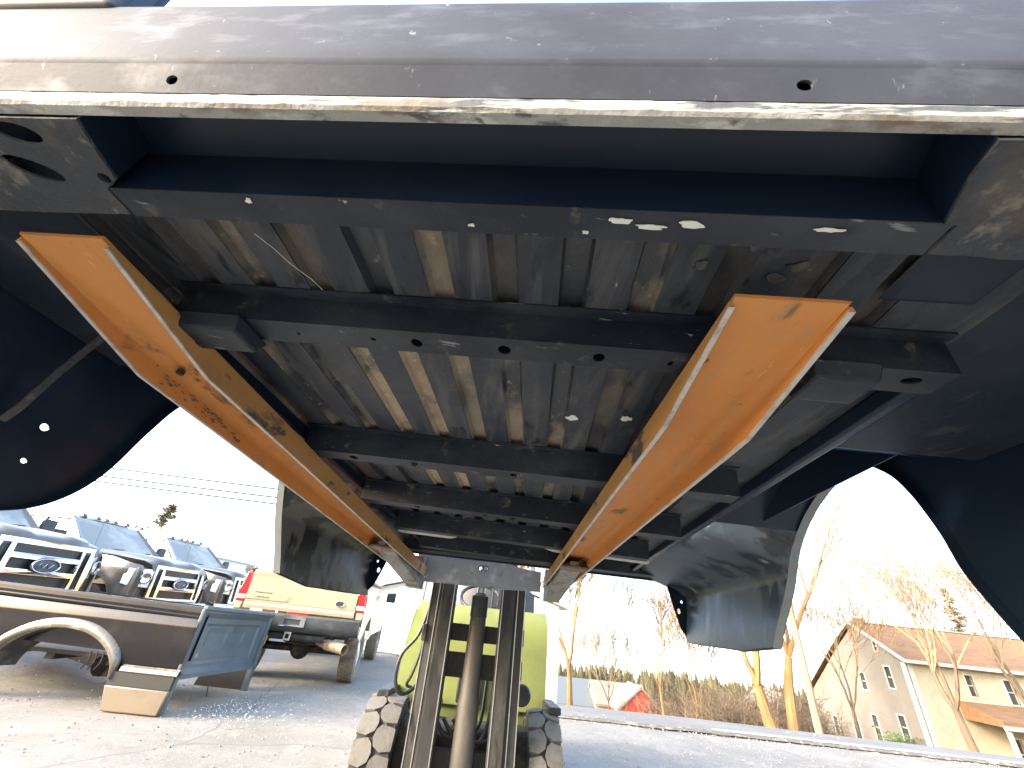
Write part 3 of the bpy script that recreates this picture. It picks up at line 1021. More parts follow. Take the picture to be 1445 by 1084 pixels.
# mast channels: outer pair and inner pair, each with bright runner edges
for sg in (-1, 1):
    xo = -.07 + sg * .316
    for nm, x0, x1, y0, y1, zt in (('outer_mast_channel', 0, .085, 3.03, 3.16, 1.43), ('inner_mast_channel', .075, .165, 3.0, 3.12, 1.50)):
        mb = MB()
        a, b = xo - sg * x0, xo - sg * x1
        lo, hi = min(a, b), max(a, b)
        # channel: web and two flanges
        webx = (lo, lo + .022) if sg < 0 else (hi - .022, hi)
        mb.box((webx[0], y0, .06), (webx[1], y1, zt))
        mb.box((lo + .0002, y0 - .014, .061), (hi, y0 + .008, zt - .001))
        mb.box((lo + .0003, y1 - .01, .062), (hi - .0005, y1 + .012, zt - .002))
        ch = part(nm, mb, MAST, fk, bevel=.003)
        rb = MB()
        for fx in ((.04, .62) if nm == 'outer_mast_channel' else (.88,)):
            xx = lo + (hi - lo) * (fx if sg < 0 else 1 - fx)
            rb.box((xx - .0025, y0 - .0185, .065), (xx + .0025, y0 - .0135, zt - .004))
        part('runner_edge', rb, BRIGHT, ch)
# lift cylinder
mb = MB()
mb.lathe((-.056, 3.06, .10), (0, 0, 1), [(0, .001), (0, .062), (.02, .066), (.62, .066), (.64, .060), (1.16, .050), (1.18, .046), (1.2, .03)], 24)
cyl = part('lift_cylinder', mb, CYL, fk)
mb = MB()
mb.lathe((-.056, 3.06, 1.28), (0, 0, 1), [(0, .001), (0, .026), (.26, .026), (.26, .001)], 18)
part('piston_rod', mb, BRIGHT, cyl)
mb = MB()
mb.lathe((-.056, 3.06, 1.16), (0, 0, 1), [(0, .05), (0, .056), (.12, .056), (.13, .03)], 20)
part('cylinder_gland', mb, MAST, cyl)
for z0, z1, y in ((1.012, 1.11, 3.14), (.815, .95, 3.15), (.35, .47, 3.15)):
    mb = MB()
    mb.box((-.33, y, z0), (.19, y + .03, z1))
    part('mast_crossbar', mb, MAST, fk, bevel=.004)
for z, hw in ((1.06, .05), (.88, .05)):
    mb = MB()
    mb.box((.20, 3.16, z - hw), (.265, 3.22, z + hw))
    part('mast_bracket', mb, MAST, fk, bevel=.006)
# carriage
cp = MB()
outl = [(-.50, 1.325), (.33, 1.335), (.33, 1.455), (.20, 1.462), (.13, 1.482), (.02, 1.495), (-.10, 1.497), (-.24, 1.495), (-.30, 1.487), (-.50, 1.487)]
ho = [[(a, b) for a, b in ell(-.073, 1.438, .013, .013)], [(a, b) for a, b in ell(-.041, 1.440, .013, .013)]]
sheet(cp, outl, ho, lambda a, b: Vector((a, 2.925, b)), .06)
cpo = part('carriage_plate', cp, CARR, fk, solid=.03, bevel=.002, ang=40)
mb = MB()
for hx, hz in ((-.073, 1.438), (-.041, 1.440)):
    mb.lathe((hx, 2.935, hz), (0, 1, 0), [(-.030, .0132), (-.030, .0165), (-.024, .0165)], 16)
part('bushing', mb, MAST, cpo)
# forks inside the extensions
for xi_, up_, sg in ((xiL, upL, -1), (xiR, upR, 1)):
    mb = MB()
    rows = []
    vs = [1.96, 1.975, 2.0, 2.04, 2.2, 2.4, 2.6, 2.8, 2.9]
    for i, v in enumerate(vs):
        rnd_ = [.035, .018, .008, .002][i] if i < 4 else 0
        t = (v - 1.96) / .94
        th = .014 + .072 * t
        top = up_(min(v, 2.8)) - .030 - .006 * t
        a, b = xi_(v) + sg * (.016 + rnd_), xi_(v) + sg * (.112 - rnd_)
        rows.append([W(a, v, top), W(b, v, top), W(b, v, top - th), W(a, v, top - th)])
    mb.grid(rows, close=True)
    k = len(mb.v)
    mb.f += [(0, 1, 2, 3), (k - 1, k - 2, k - 3, k - 4)]
    fo = part('fork', mb, STEEL, fk, bevel=.004)
    mb = MB()
    p, q = W(xi_(2.9) + sg * .016, 2.9, up_(2.8) - .12), W(xi_(2.9) + sg * .112, 2.9, up_(2.8) - .12)
    mb.box((min(p.x, q.x), 2.865, p.z), (max(p.x, q.x), 2.908, 1.47))
    part('fork_shank', mb, STEEL, fo, bevel=.004)
    # loose locking pin at the heel of the extension
    mb = MB()
    hp = W(xi_(2.8) - sg * .004, 2.80, up_(2.8) - .03)
    mb.tube([hp + Vector((.03 * math.sin(t) * .5, 0, -.012 + .016 * math.cos(t))) for t in [k * 6.283 / 12 for k in range(13)]], .0025, 6)
    part('locking_ring', mb, BRIGHT, fo)
# body
mb = MB()
outl = [(-.60, .60), (.49, .60), (.49, 1.14), (.475, 1.222), (-.535, 1.226), (-.575, 1.13), (-.605, .85)]
sheet(mb, outl, [], lambda a, b: Vector((a, 3.66 + .06 * ss(1.1, 1.225, b), b)), .1)
cowl = part('front_cowl', mb, LIME, fk, solid=.012, bevel=.006, ang=50)
mb = MB()
mb.hexa([(-.60, 3.68, .45), (.49, 3.68, .45), (.49, 5.2, .45), (-.60, 5.2, .45), (-.545, 3.72, 1.02), (.465, 3.72, 1.02), (.465, 5.2, 1.05), (-.545, 5.2, 1.05)])
part('body', mb, LIME, fk, bevel=.03)
mb = MB()
mb.hexa([(-.58, 5.0, .40), (.47, 5.0, .40), (.47, 5.45, .40), (-.58, 5.45, .40), (-.56, 5.0, 1.08), (.45, 5.0, 1.08), (.43, 5.40, 1.0), (-.54, 5.40, 1.0)])
part('counterweight', mb, LIME, fk, bevel=.05)
mb = MB()
mb.box((-.16, 3.6, .62), (.02, 3.652, .84))
part('cowl_recess', mb, BLACK, fk, bevel=.01)
for x in (-.63, .50):
    mb = MB()
    mb.hexa([(x - .03, 3.30, .655), (x + .05, 3.30, .655), (x + .05, 3.72, .62), (x - .03, 3.72, .62), (x - .03, 3.30, .695), (x + .05, 3.30, .695), (x + .05, 3.72, .68), (x - .03, 3.72, .68)])
    part('fender_step', mb, MAST, fk, bevel=.006)
mb = MB()
mb.box((-.5, 3.25, .25), (.38, 3.5, .56))
part('front_axle', mb, CHASSIS, fk, bevel=.03)
for sg in (-1, 1):
    mb = MB()
    mb.tube([(-.07 + sg * .21, 3.17, .48), (-.07 + sg * .21, 3.6, .62)], .035, 14)
    part('tilt_cylinder', mb, MAST, fk)
mb = MB()
mb.lathe((.285, 3.32, .74), (0, -1, 0), [(-.05, .001), (-.05, .045), (.02, .062), (.03, .055), (.022, .001)], 18)
part('work_lamp', mb, BLACK, fk)
# hoses
mb = MB()
mb.tube(smooth_line([(-.375, 3.10, 1.40), (-.385, 3.05, 1.20), (-.42, 3.02, 1.03), (-.50, 3.02, .92), (-.515, 3.03, .80), (-.48, 3.06, .72), (-.42, 3.12, .73), (-.37, 3.16, .80)], 6), .011, 8)
mb.tube(smooth_line([(-.36, 3.10, 1.40), (-.37, 3.05, 1.15), (-.39, 3.03, .95), (-.42, 3.04, .82), (-.45, 3.10, .76), (-.44, 3.3, .72)], 6), .009, 8)
part('hydraulic_hose', mb, HOSE, fk)
mb = MB()
mb.box((-.40, 3.0, 1.0), (-.372, 3.04, 1.09))
part('hose_clamp', mb, MAST, fk, bevel=.004)
mb = MB()
for dx, s in ((0, 0), (.06, 1.3), (-.05, 2.6)):
    mb.tube(smooth_line([(-.2 + dx, 3.2, .60), (-.12 + dx, 3.18, .52), (.0 + dx, 3.19, .47 + .03 * s), (.08 + dx, 3.22, .60), (.10 + dx, 3.3, .9)], 5), .012, 7)
part('hydraulic_line', mb, HOSE, fk)
# tyres with chunky lugs
for xc, wd in ((-.582, .225), (.435, .200)):
    mb = MB()
    r = .335
    hw = wd / 2
    mb.lathe((xc, 3.38, .335), (1, 0, 0), [(-hw * .75, .20), (-hw, .235), (-hw, .285), (-hw * .92, .312), (hw * .92, .312), (hw, .285), (hw, .235), (hw * .75, .20)], 40)
    wheel = part('tyre', mb, RUB, fk)
    mb = MB()
    N = 15
    for k in range(N):
        for row in (-1, 1):
            th0 = 2 * math.pi * (k + (.5 if row > 0 else 0)) / N
            dth = 2 * math.pi / N * .49
            pts = []
            # hexagonal lug footprint (across, along)
            fp = [(.05, -.60), (.30, -.98), (1.0, -.80), (1.02, 0), (1.0, .84), (.45, 1.0), (.06, .62), (-.05, 0)]
            for (q, s_) in fp:
                th = th0 + s_ * dth
                x = xc + row * q * hw
                pts.append((x, 3.38 - .310 * math.sin(th), .335 + .310 * math.cos(th)))
            pts2 = []
            for (q, s_) in fp:
                th = th0 + s_ * dth * .96
                x = xc + row * (q * .985) * hw
                rr = .335 - .012 * (abs(q) > .9)
                pts2.append((x, 3.38 - rr * math.sin(th), .335 + rr * math.cos(th)))
            n = len(fp)
            fs = [tuple(range(n, 2 * n))] + [(i, (i + 1) % n, n + (i + 1) % n, n + i) for i in range(n)]
            mb.add(pts + pts2, fs)
    part('tread', mb, LUG, wheel, smooth=False)
    mb = MB()
    mb.lathe((xc, 3.38, .335), (1, 0, 0), [(-hw * .7, .001), (-hw * .7, .12), (-hw * .85, .2), (hw * .85, .2), (hw * .7, .12), (hw * .7, .001)], 24)
    part('rim', mb, LIME, wheel)
for xc in (-.5, .36):
    mb = MB()
    mb.lathe((xc, 4.95, .26), (1, 0, 0), [(-.08, .001), (-.08, .24), (-.06, .26), (.06, .26), (.08, .24), (.08, .001)], 28)
    part('rear_tyre', mb, RUB, fk)
# seat, wheel, guard
mb = MB()
rows = []
for i in range(9):
    t = i / 8
    rows.append([(-.27 + .70 * j / 8, 4.30 - .06 * math.sin(math.pi * j / 8) + .10 * t, 1.05 + .44 * t * (.75 + .25 * math.sin(math.pi * j / 8))) for j in range(9)])
mb.grid(rows)
mb.grid([[(-.25 + .66 * j / 6, 3.95 + .06 * i, 1.07 + .04 * math.sin(math.pi * j / 6)) for j in range(7)] for i in range(7)])
part('seat', mb, SEAT, fk, solid=.06, bevel=.02, ang=60)
mb = MB()
mb.tube([(-.07 + .17 * math.cos(t), 3.93 + .12 * math.sin(t), 1.30 + .10 * math.sin(t)) for t in [k * 6.283 / 24 for k in range(25)]], .014, 8)
mb.tube([(-.07, 3.75, 1.12), (-.07, 3.92, 1.29)], .03, 10)
part('steering_wheel', mb, BLACK, fk)
mb = MB()
for k in range(3):
    mb.tube([(.03 + .05 * k, 3.80, 1.18), (.035 + .05 * k, 3.78, 1.40)], .008, 6)
    mb.lathe((.035 + .05 * k, 3.78, 1.40), (0, 0, 1), [(0, .001), (.005, .018), (.03, .018), (.036, .001)], 10)
part('control_levers', mb, BLACK, fk)
for x in (-.565, .46):
    mb = MB()
    mb.bar((x, 3.78, 1.15), (x, 4.05, 2.12), .05, .06, (0, 1, 0))
    mb.bar((x, 4.05, 2.12), (x, 5.0, 2.10), .05, .05)
    mb.bar((x, 5.0, 2.10), (x, 5.15, 1.05), .05, .05, (0, 1, 0))
    part('guard_post', mb, CARR, fk, bevel=.006)
mb = MB()
for k in range(8):
    mb.box((-.54, 4.08 + .125 * k, 2.10), (.435, 4.12 + .125 * k, 2.13))
part('guard_roof', mb, CARR, fk)

# ------------------------------------------------------------------ black bed standing on the yard
gb = thing('grounded_pickup_bed', 'glossy black pickup bed with tan lower corner standing on the concrete', 'truck bed', (-4.3, 6.1, 0))
XF, XR = -3.14, -5.75     # headboard end and tail end
ac, ar_ = -4.47, .60
arch_pts = [(ac + .68 * math.cos(t), .235 + .42 * math.sin(t)) for t in [R(2) + R(176) * k / 26 for k in range(27)]]


def gside(y0, sgn, full):
    def fn(x, z):
        dy = -.035 * ss(.28, .50, z) + .055 * ss(.74, .93, z) - .02 * math.exp(-((z - .80) / .05) ** 2) + .012 * math.exp(-((z - .87) / .02) ** 2)
        dy -= .012 * math.exp(-((z - .62) / .12) ** 2)
        return Vector((x, y0 + sgn * (dy + .035), z))
    return fn


fnA = gside(5.28, 1, True)
poly = [(XF, .24), (XF, .955), (XR, 1.0), (XR, .12), (-5.2, .12)] + [(p[0], p[1]) for p in reversed(arch_pts)] + [(-3.78, .24)]
mb = MB()
sheet(mb, poly, [], lambda x, z: fnA(x, z), .05)
sd_ = part('bedside', mb, BPAINT, gb, solid=.003, ang=60)
# flared lip round the wheel opening
mb = MB()
rows = []
for k, t in enumerate([R(3) + R(174) * k / 30 for k in range(31)]):
    c_, s_ = math.cos(t), math.sin(t)
    tp = .25 + .75 * ss(.05, .55, s_)
    rows.append([(ac + (.68 + q * tp) * c_, 5.28 - d, .235 + (.42 + q * tp) * s_) for q, d in ((-.012, -.06), (-.012, .04), (.0, .05), (.03, .048), (.065, .032), (.085, .0), (.085, -.01))])
mb.grid(rows)
part('wheel_arch_flare', mb, FLARE, sd_, ang=50)
# wheelhouse shell behind the opening
mb = MB()
mb.grid([[(ac + (.69 - .03 * j) * math.cos(t), 5.33 + .085 * j, .235 + (.425 - .02 * j) * math.sin(t)) for j in range(4)] for t in [R(0) + R(180) * k / 22 for k in range(23)]])
part('wheelhouse', mb, CHASSIS, sd_, solid=.004, ang=60)
# ledge strip, pale colour standing for reflected sky, and recess above the tan corner
mb = MB()
mb.grid([[(x, 5.285 - d, z) for x in (-3.72, XF + .02)] for d, z in ((.0, .385), (.030, .368), (.040, .335), (.034, .328), (.004, .322))])
part('body_crease', mb, FLARE, sd_, ang=25)
mb = MB()
mb.box((-3.79, 5.258, .212), (XF - .005, 5.30, .324))
part('dark_seam', mb, BLACK, sd_)
mb = MB()
mb.hexa([(-3.725, 5.25, .004), (XF - .02, 5.25, .004), (XF - .02, 5.31, .004), (-3.725, 5.31, .004), (-3.80, 5.252, .208), (XF, 5.252, .208), (XF, 5.30, .208), (-3.80, 5.30, .208)])
part('lower_corner', mb, TAN, sd_, bevel=.012, label='tan painted lower corner of the bedside')
# tail end lower corner beyond the wheel
mb = MB()
mb.hexa([(XR, 5.262, .004), (-5.34, 5.262, .004), (-5.34, 5.32, .004), (XR, 5.32, .004), (XR, 5.27, .15), (-5.30, 5.27, .15), (-5.30, 5.32, .15), (XR, 5.32, .15)])
part('tail_corner', mb, TAN, sd_, bevel=.01)
# top rail with two grooves
mb = MB()
rows = []
for i in range(15):
    x = XF + (XR - XF) * i / 14
    dz = .045 * i / 14
    rows.append([(x, 5.31 + dy, z + dz) for dy, z in ((.03, .838), (-.012, .842), (-.022, .862), (-.010, .872), (-.016, .90), (-.004, .908), (-.002, .935), (.02, .956), (.09, .956), (.10, .94), (.10, .45))])
mb.grid(rows)
part('bed_rail', mb, BPAINT, sd_, ang=40)
# headboard: rim, stamped panel, gaps below
mb = MB()


def fh(y, z):
    e = min(y - 5.30, 6.95 - y, z - .30 if z > .30 else 9, .93 - z)
    st_ = 0.0
    if 5.52 < y < 6.72 and .42 < z < .80:
        st_ = -.016
    if 5.62 < y < 6.0 and .56 < z < .74: st_ = -.026
    if 6.12 < y < 6.42 and .60 < z < .74: st_ = -.026
    return Vector((XF - .028 + .036 * ss(.07, .02, e) + st_ + (.012 if .335 < z < .375 else 0), y, z - .055 * (y - 5.3) / 1.65))


sheet(mb, [(5.30, .30), (6.95, .30), (6.95, .93), (5.30, .93)], [ell(5.56, .50, .035, .022, rot=.4)], fh, .026)
hb = part('headboard', mb, INNER, gb, solid=.004, ang=25)
mb = MB()
mb.hexa([(XF - .03, 5.285, .01), (XF + .006, 5.285, .01), (XF + .006, 5.33, .01), (XF - .03, 5.34, .01), (XF - .03, 5.285, .945), (XF + .006, 5.285, .945), (XF + .006, 5.34, .945), (XF - .03, 5.36, .945)])
part('corner_post', mb, INNER, gb, bevel=.008)
mb = MB()
mb.hexa([(XF - .05, 6.86, -.01), (XF + .01, 6.87, -.01), (XF + .01, 6.95, -.01), (XF - .05, 6.95, -.01), (XF - .05, 6.90, .87), (XF + .01, 6.90, .87), (XF + .01, 6.98, .87), (XF - .05, 6.98, .87)])
part('corner_post', mb, INNER, gb, bevel=.008)
mb = MB()
mb.bar((XF, 5.29, .955), (XF, 6.97, .885), .06, .05)
part('headboard_cap', mb, INNER, gb, bevel=.015)
# far bedside
mb = MB()
fnB = gside(6.97, -1, True)
poly = [(XF - .03, .0), (XF - .03, .89), (XR, .95), (XR, .0), (-5.18, .0)] + [(p[0], p[1]) for p in reversed(arch_pts)] + [(-3.86, .0)]
sheet(mb, poly, [], lambda x, z: fnB(x, z), .08)
part('far_bedside', mb, BLACK, gb, solid=.003, ang=60)
# floor and sills inside
mb = MB()
mb.box((XR, 5.66, .36), (XF - .05, 6.62, .40))
part('floor_panel', mb, CHASSIS, gb)
for x in (-3.5, -4.2, -4.9, -5.5):
    mb = MB()
    mb.box((x, 5.68, .30), (x + .1, 6.6, .358))
    part('crossmember', mb, CHASSIS, gb)
mb = MB()
mb.lathe((-4.20, 5.62, .30), (0, 1, 0), [(0, .10), (.25, .13), (.25, .10), (0, .08)], 20)
part('spring_cup', mb, TAN, gb)
mb = MB()
for k in range(3):
    mb.tube([(-4.36 + .07 * k, 5.60, .42), (-4.33 + .07 * k, 5.58, .33), (-4.38 + .07 * k, 5.60, .26)], .008, 6)
part('wire_loop', mb, BLACK, gb)
mb = MB()
mb.tube([(XF - .03, 6.0, .30), (XF - .02, 5.97, .2), (XF + .0, 6.0, .06)], .006, 6)
part('hanging_wire', mb, BLACK, gb)

# ------------------------------------------------------------------ wheel helper
def wheel(par, c, axis_, r, wd, tyre_mat, rim_mat):
    mb = MB()
    h = wd / 2
    mb.lathe(c, axis_, [(-h * .8, r * .58), (-h, r * .66), (-h, r * .88), (-h * .85, r * .97), (-h * .5, r), (h * .5, r), (h * .85, r * .97), (h, r * .88), (h, r * .66), (h * .8, r * .58)], 36)
    w_ = part('wheel', mb, tyre_mat, par)
    mb = MB()
    mb.lathe(c, axis_, [(-h * .2, .001), (-h * .2, r * .5), (-h * .82, r * .6), (h * .82, r * .6), (h * .2, r * .5), (h * .2, .001)], 24)
    part('rim', mb, rim_mat, w_)
    mb = MB()
    ax = Vector(axis_).normalized()
    a = ax.orthogonal().normalized()
    b = ax.cross(a)
    for k in range(34):
        for q, dq in ((-.62, 0), (0, .5), (.62, 0)):
            th = 2 * math.pi * (k + dq) / 34
            d = a * math.cos(th) + b * math.sin(th)
            tg = ax.cross(d)
            p = Vector(c) + d * (r - .002) + ax * q * h
            mb.hexa([p - tg * .022 - ax * h * .26 - d * .01, p + tg * .022 - ax * h * .26 - d * .01, p + tg * .022 + ax * h * .26 - d * .01, p - tg * .022 + ax * h * .26 - d * .01,
                     p - tg * .018 - ax * h * .24 + d * .004, p + tg * .018 - ax * h * .24 + d * .004, p + tg * .018 + ax * h * .24 + d * .004, p - tg * .018 + ax * h * .24 + d * .004])
    part('tread', mb, tyre_mat, w_, smooth=False)
    return w_


def place(x, y, z, yaw, s=1.0):
    return Matrix.Translation((x, y, z)) @ Matrix.Rotation(yaw, 4, 'Z') @ Matrix.Scale(s, 4)


# ------------------------------------------------------------------ gold pickup seen from behind (local: x forward, y left, rear bumper at x=0)
TX.append(place(-2.92, 7.30, .09, R(90 + 8), .965))
gp = thing('gold_pickup_truck', 'gold pickup truck with red tail lamps parked with its tailgate this way', 'pickup truck', (2.5, 0, 0))
HW = 1.0
# bed sides
for sg in (-1, 1):
    mb = MB()
    archg = [(1.12 + .52 * math.cos(t), .40 + .52 * math.sin(t)) for t in [R(170) - R(160) * k / 18 for k in range(19)]]
    poly = [(.10, .62), (.52, .55)] + archg + [(1.95, .52), (2.25, .52), (2.25, 1.42), (.10, 1.42)]
    sheet(mb, poly, [], lambda x, z, s=sg: Vector((x, s * (HW - .05 * ss(1.15, 1.42, z) - .03 * ss(.7, .5, z) + .03 * math.exp(-(((x - 1.3) ** 2 + (z - .5) ** 2) ** .5 - .52) ** 2 / .006)), z)), .08)
    o = part('bedside', mb, GPAINT, gp, solid=.006, ang=50)
    mb = MB()
    mb.box((.10, sg * .945 - .055, 1.415), (2.25, sg * .945 + .03, 1.45))
    part('bed_rail_cap', mb, BLACK, o, bevel=.01)
    # tail lamp
    mb = MB()
    prof_ = [(.865, .97), (1.0, .97), (.99, 1.12), (.965, 1.38), (.88, 1.38), (.86, 1.15)]
    mb.prism([(-.012, sg * y, z) for y, z in prof_], (.12, 0, 0))
    tl = part('tail_lamp', mb, RED, gp, bevel=.012)
    mb = MB()
    mb.prism([(-.020, sg * y, z) for y, z in [(.872, 1.0), (.992, 1.0), (.985, 1.06), (.868, 1.06)]], (.03, 0, 0))
    part('reverse_lens', mb, WLENS, tl, bevel=.006)
    mb = MB()
    mb.box((.0, sg * .89 - (.0 if sg > 0 else .105), .86), (.12, sg * .89 + (.105 if sg > 0 else 0), .965))
    part('quarter_panel', mb, GPAINT, gp, bevel=.01)
# tailgate
mb = MB()


def ft(y, z):
    return Vector((-.012 - .014 * math.exp(-((z - 1.40) / .05) ** 2) + .016 * ss(1.0, .97, z) - .012 * math.exp(-((z - .93) / .025) ** 2) + .010 * (1 if abs(z - 1.0) < .012 else 0), y, z))


sheet(mb, [(-.855, .885), (.855, .885), (.855, 1.425), (-.855, 1.425)], [], ft, .05, lines=[.89, .905, .92, .93, .94, .955, .97, .985, .99, 1.01, 1.02, 1.1, 1.2, 1.3, 1.36, 1.38, 1.4, 1.415])
tg_ = part('tailgate', mb, GPAINT, gp, solid=.03, ang=40)
mb = MB()
mb.lathe((-.036, -.60, 1.06), (1, 0, 0), [(0, .001), (0, .036), (.006, .04)], 24)
for i in range(len(mb.v)):
    x, y, z = mb.v[i]
    mb.v[i] = (x, -.60 + (y + .60) * 1.9, z)
em = part('oval_emblem', mb, CHASSIS, tg_)
mb = MB()
mb.tube([(-.040, -.60 + .072 * math.cos(t), 1.06 + .037 * math.sin(t)) for t in [k * 6.283 / 30 for k in range(31)]], .004, 6)
mb.tube([(-.040, -.64 + .008 * k, 1.06 + .012 * math.sin(k * 1.7)) for k in range(11)], .003, 5)
part('emblem_rim', mb, CHROME, em)
mb = MB()
for k in range(6):
    y = .72 - .035 * k
    mb.tube([(-.034, y, 1.04), (-.034, y - .014, 1.065 if k % 2 else 1.05), (-.034, y - .02, 1.04)], .003, 5)
part('badge_letters', mb, CHASSIS, tg_)
mb = MB()
mb.box((-.032, .48, 1.105), (-.022, .74, 1.115))
part('trim_strip', mb, CHASSIS, tg_)
mb = MB()
mb.box((-.055, -.16, .855), (-.01, .16, .885))
part('red_reflector', mb, RED, gp, bevel=.006)
# bumper
mb = MB()
rows = []
for i in range(17):
    y = -1.0 + 2.0 * i / 16
    bx = -.20 + .10 * (abs(y)) ** 4
    rows.append([(bx + q, y, z) for q, z in ((.18, .85), (.02, .85), (-.005, .83), (.0, .72), (.03, .66), (.10, .62), (.2, .62))])
mb.grid(rows)
bu = part('rear_bumper', mb, GREYP, gp, solid=.008, ang=40)
mb = MB()
sheet(mb, [(-.19, .70), (.19, .70), (.19, .82), (.12, .845), (-.12, .845), (-.19, .82)], [[(-.12, .725), (.12, .725), (.12, .795), (-.12, .795)]], lambda y, z: Vector((-.215, y, z)), .05)
part('plate_bracket', mb, CHROME, bu, solid=.015, bevel=.004)
mb = MB()
mb.box((-.200, -.118, .727), (-.193, .118, .793))
part('plate_recess', mb, RUSTPIPE, bu)
for y in (.32, .78):
    mb = MB()
    mb.box((-.17, y - .05, .66), (-.12, y + .05, .74))
    part('step_pad', mb, WLENS if y < .5 else BLACK, bu, bevel=.01)
# hitch
mb = MB()
mb.tube([(-.02, -.5, .56), (-.02, .5, .56)], .05, 12)
hi = part('hitch_beam', mb, CHASSIS, gp)
mb = MB()
sheet(mb, [(-.05, -.055), (.05, -.055), (.05, .055), (-.05, .055)], [[(-.028, -.03), (.028, -.03), (.028, .03), (-.028, .03)]], lambda y, z: Vector((-.16, y + .02, .57 + z)), .06)
part('hitch_receiver', mb, CHROME, hi, solid=.02, bevel=.004)
mb = MB()
mb.tube([(-.09, .32, .55), (-.09, .33, .45), (-.08, .36, .36)], .012, 6)
mb.lathe((-.08, .36, .34), (0, .2, -1), [(0, .001), (0, .03), (.06, .035), (.08, .001)], 10)
part('trailer_plug', mb, AMBER, hi)
# exhaust
mb = MB()
mb.tube(smooth_line([(1.4, -.30, .50), (.6, -.32, .52), (.2, -.42, .50), (.0, -.60, .49), (-.12, -.80, .47)], 5), .055, 14)
ex = part('exhaust_pipe', mb, RUSTPIPE, gp)
mb = MB()
mb.tube([(.04, -.55, .49), (-.13, -.82, .465), (-.17, -.875, .46)], [.07, .07, .07], 18, cap=False)
part('exhaust_tip', mb, RUSTPIPE, ex, solid=.006)
mb = MB()
mb.lathe((-.12, -.80, .47), (-.55, -.83, -.05), [(0, .001), (0, .066)], 18)
part('exhaust_bore', mb, BLACK, ex)
# underbody
mb = MB()
mb.box((.1, -.5, .50), (5.2, -.40, .62))
mb.box((.1, .40, .50), (5.2, .50, .62))
part('frame_rails', mb, CHASSIS, gp)
mb = MB()
mb.tube([(1.08, -.8, .33), (1.08, .8, .33)], .06, 12)
mb.lathe((1.08, .05, .33), (1, 0, 0), [(-.16, .001), (-.14, .10), (0, .17), (.14, .10), (.2, .001)], 16)
part('rear_axle', mb, CHASSIS, gp)
mb = MB()
mb.lathe((.75, -.05, .52), (0, 0, 1), [(-.1, .001), (-.1, .25), (-.08, .33), (.06, .33), (.08, .25), (.08, .001)], 24)
part('spare_tyre', mb, RUB, gp)
mb = MB()
mb.box((.2, -.85, .56), (2.2, .85, .64))
part('bed_floor', mb, CHASSIS, gp)
for x in (1.08, 4.75):
    for sg in (-1, 1):
        wheel(gp, (x, sg * .84, .315), (0, 1, 0), .41, .27, DIRTTYRE, CHROME)
mb = MB()
mb.tube(smooth_line([(.62, -.97, .52), (.56, -1.0, .40), (.60, -1.0, .30)], 4), .02, 7)
part('mud_flap_strap', mb, WLENS, gp)
# cab
mb = MB()
rows = []
for x, zt, hw_ in ((2.30, 1.42, .96), (2.36, 1.80, .80), (2.5, 1.86, .76), (3.7, 1.86, .76), (4.35, 1.38, .90), (4.5, 1.30, .93)):
    rows.append([(x, -.97, .55), (x, -.99, 1.0), (x, -hw_, zt - .06), (x, -hw_ + .07, zt), (x, hw_ - .07, zt), (x, hw_, zt - .06), (x, .99, 1.0), (x, .97, .55)])
mb.grid(rows)
part('cab', mb, GPAINT, gp, solid=.01, ang=35)
mb = MB()
mb.add([(2.325, -.70, 1.46), (2.325, .70, 1.46), (2.352, .66, 1.76), (2.352, -.66, 1.76)], [(0, 1, 2, 3)])
part('rear_window', mb, GLASS, gp, solid=.004)
mb = MB()
mb.hexa([(4.4, -.96, .5), (5.6, -.93, .5), (5.6, .93, .5), (4.4, .96, .5), (4.4, -.92, 1.28), (5.5, -.86, 1.12), (5.5, .86, 1.12), (4.4, .92, 1.28)])
part('hood', mb, GPAINT, gp, bevel=.05)
for sg in (-1, 1):
    mb = MB()
    mb.hexa([(4.0, sg * 1.0, 1.18), (4.08, sg * 1.0, 1.18), (4.08, sg * 1.22, 1.18), (4.0, sg * 1.22, 1.18), (4.0, sg * 1.0, 1.38), (4.08, sg * 1.0, 1.38), (4.08, sg * 1.22, 1.40), (4.0, sg * 1.22, 1.40)])
    part('door_mirror', mb, BLACK, gp, bevel=.03)
TX.pop()


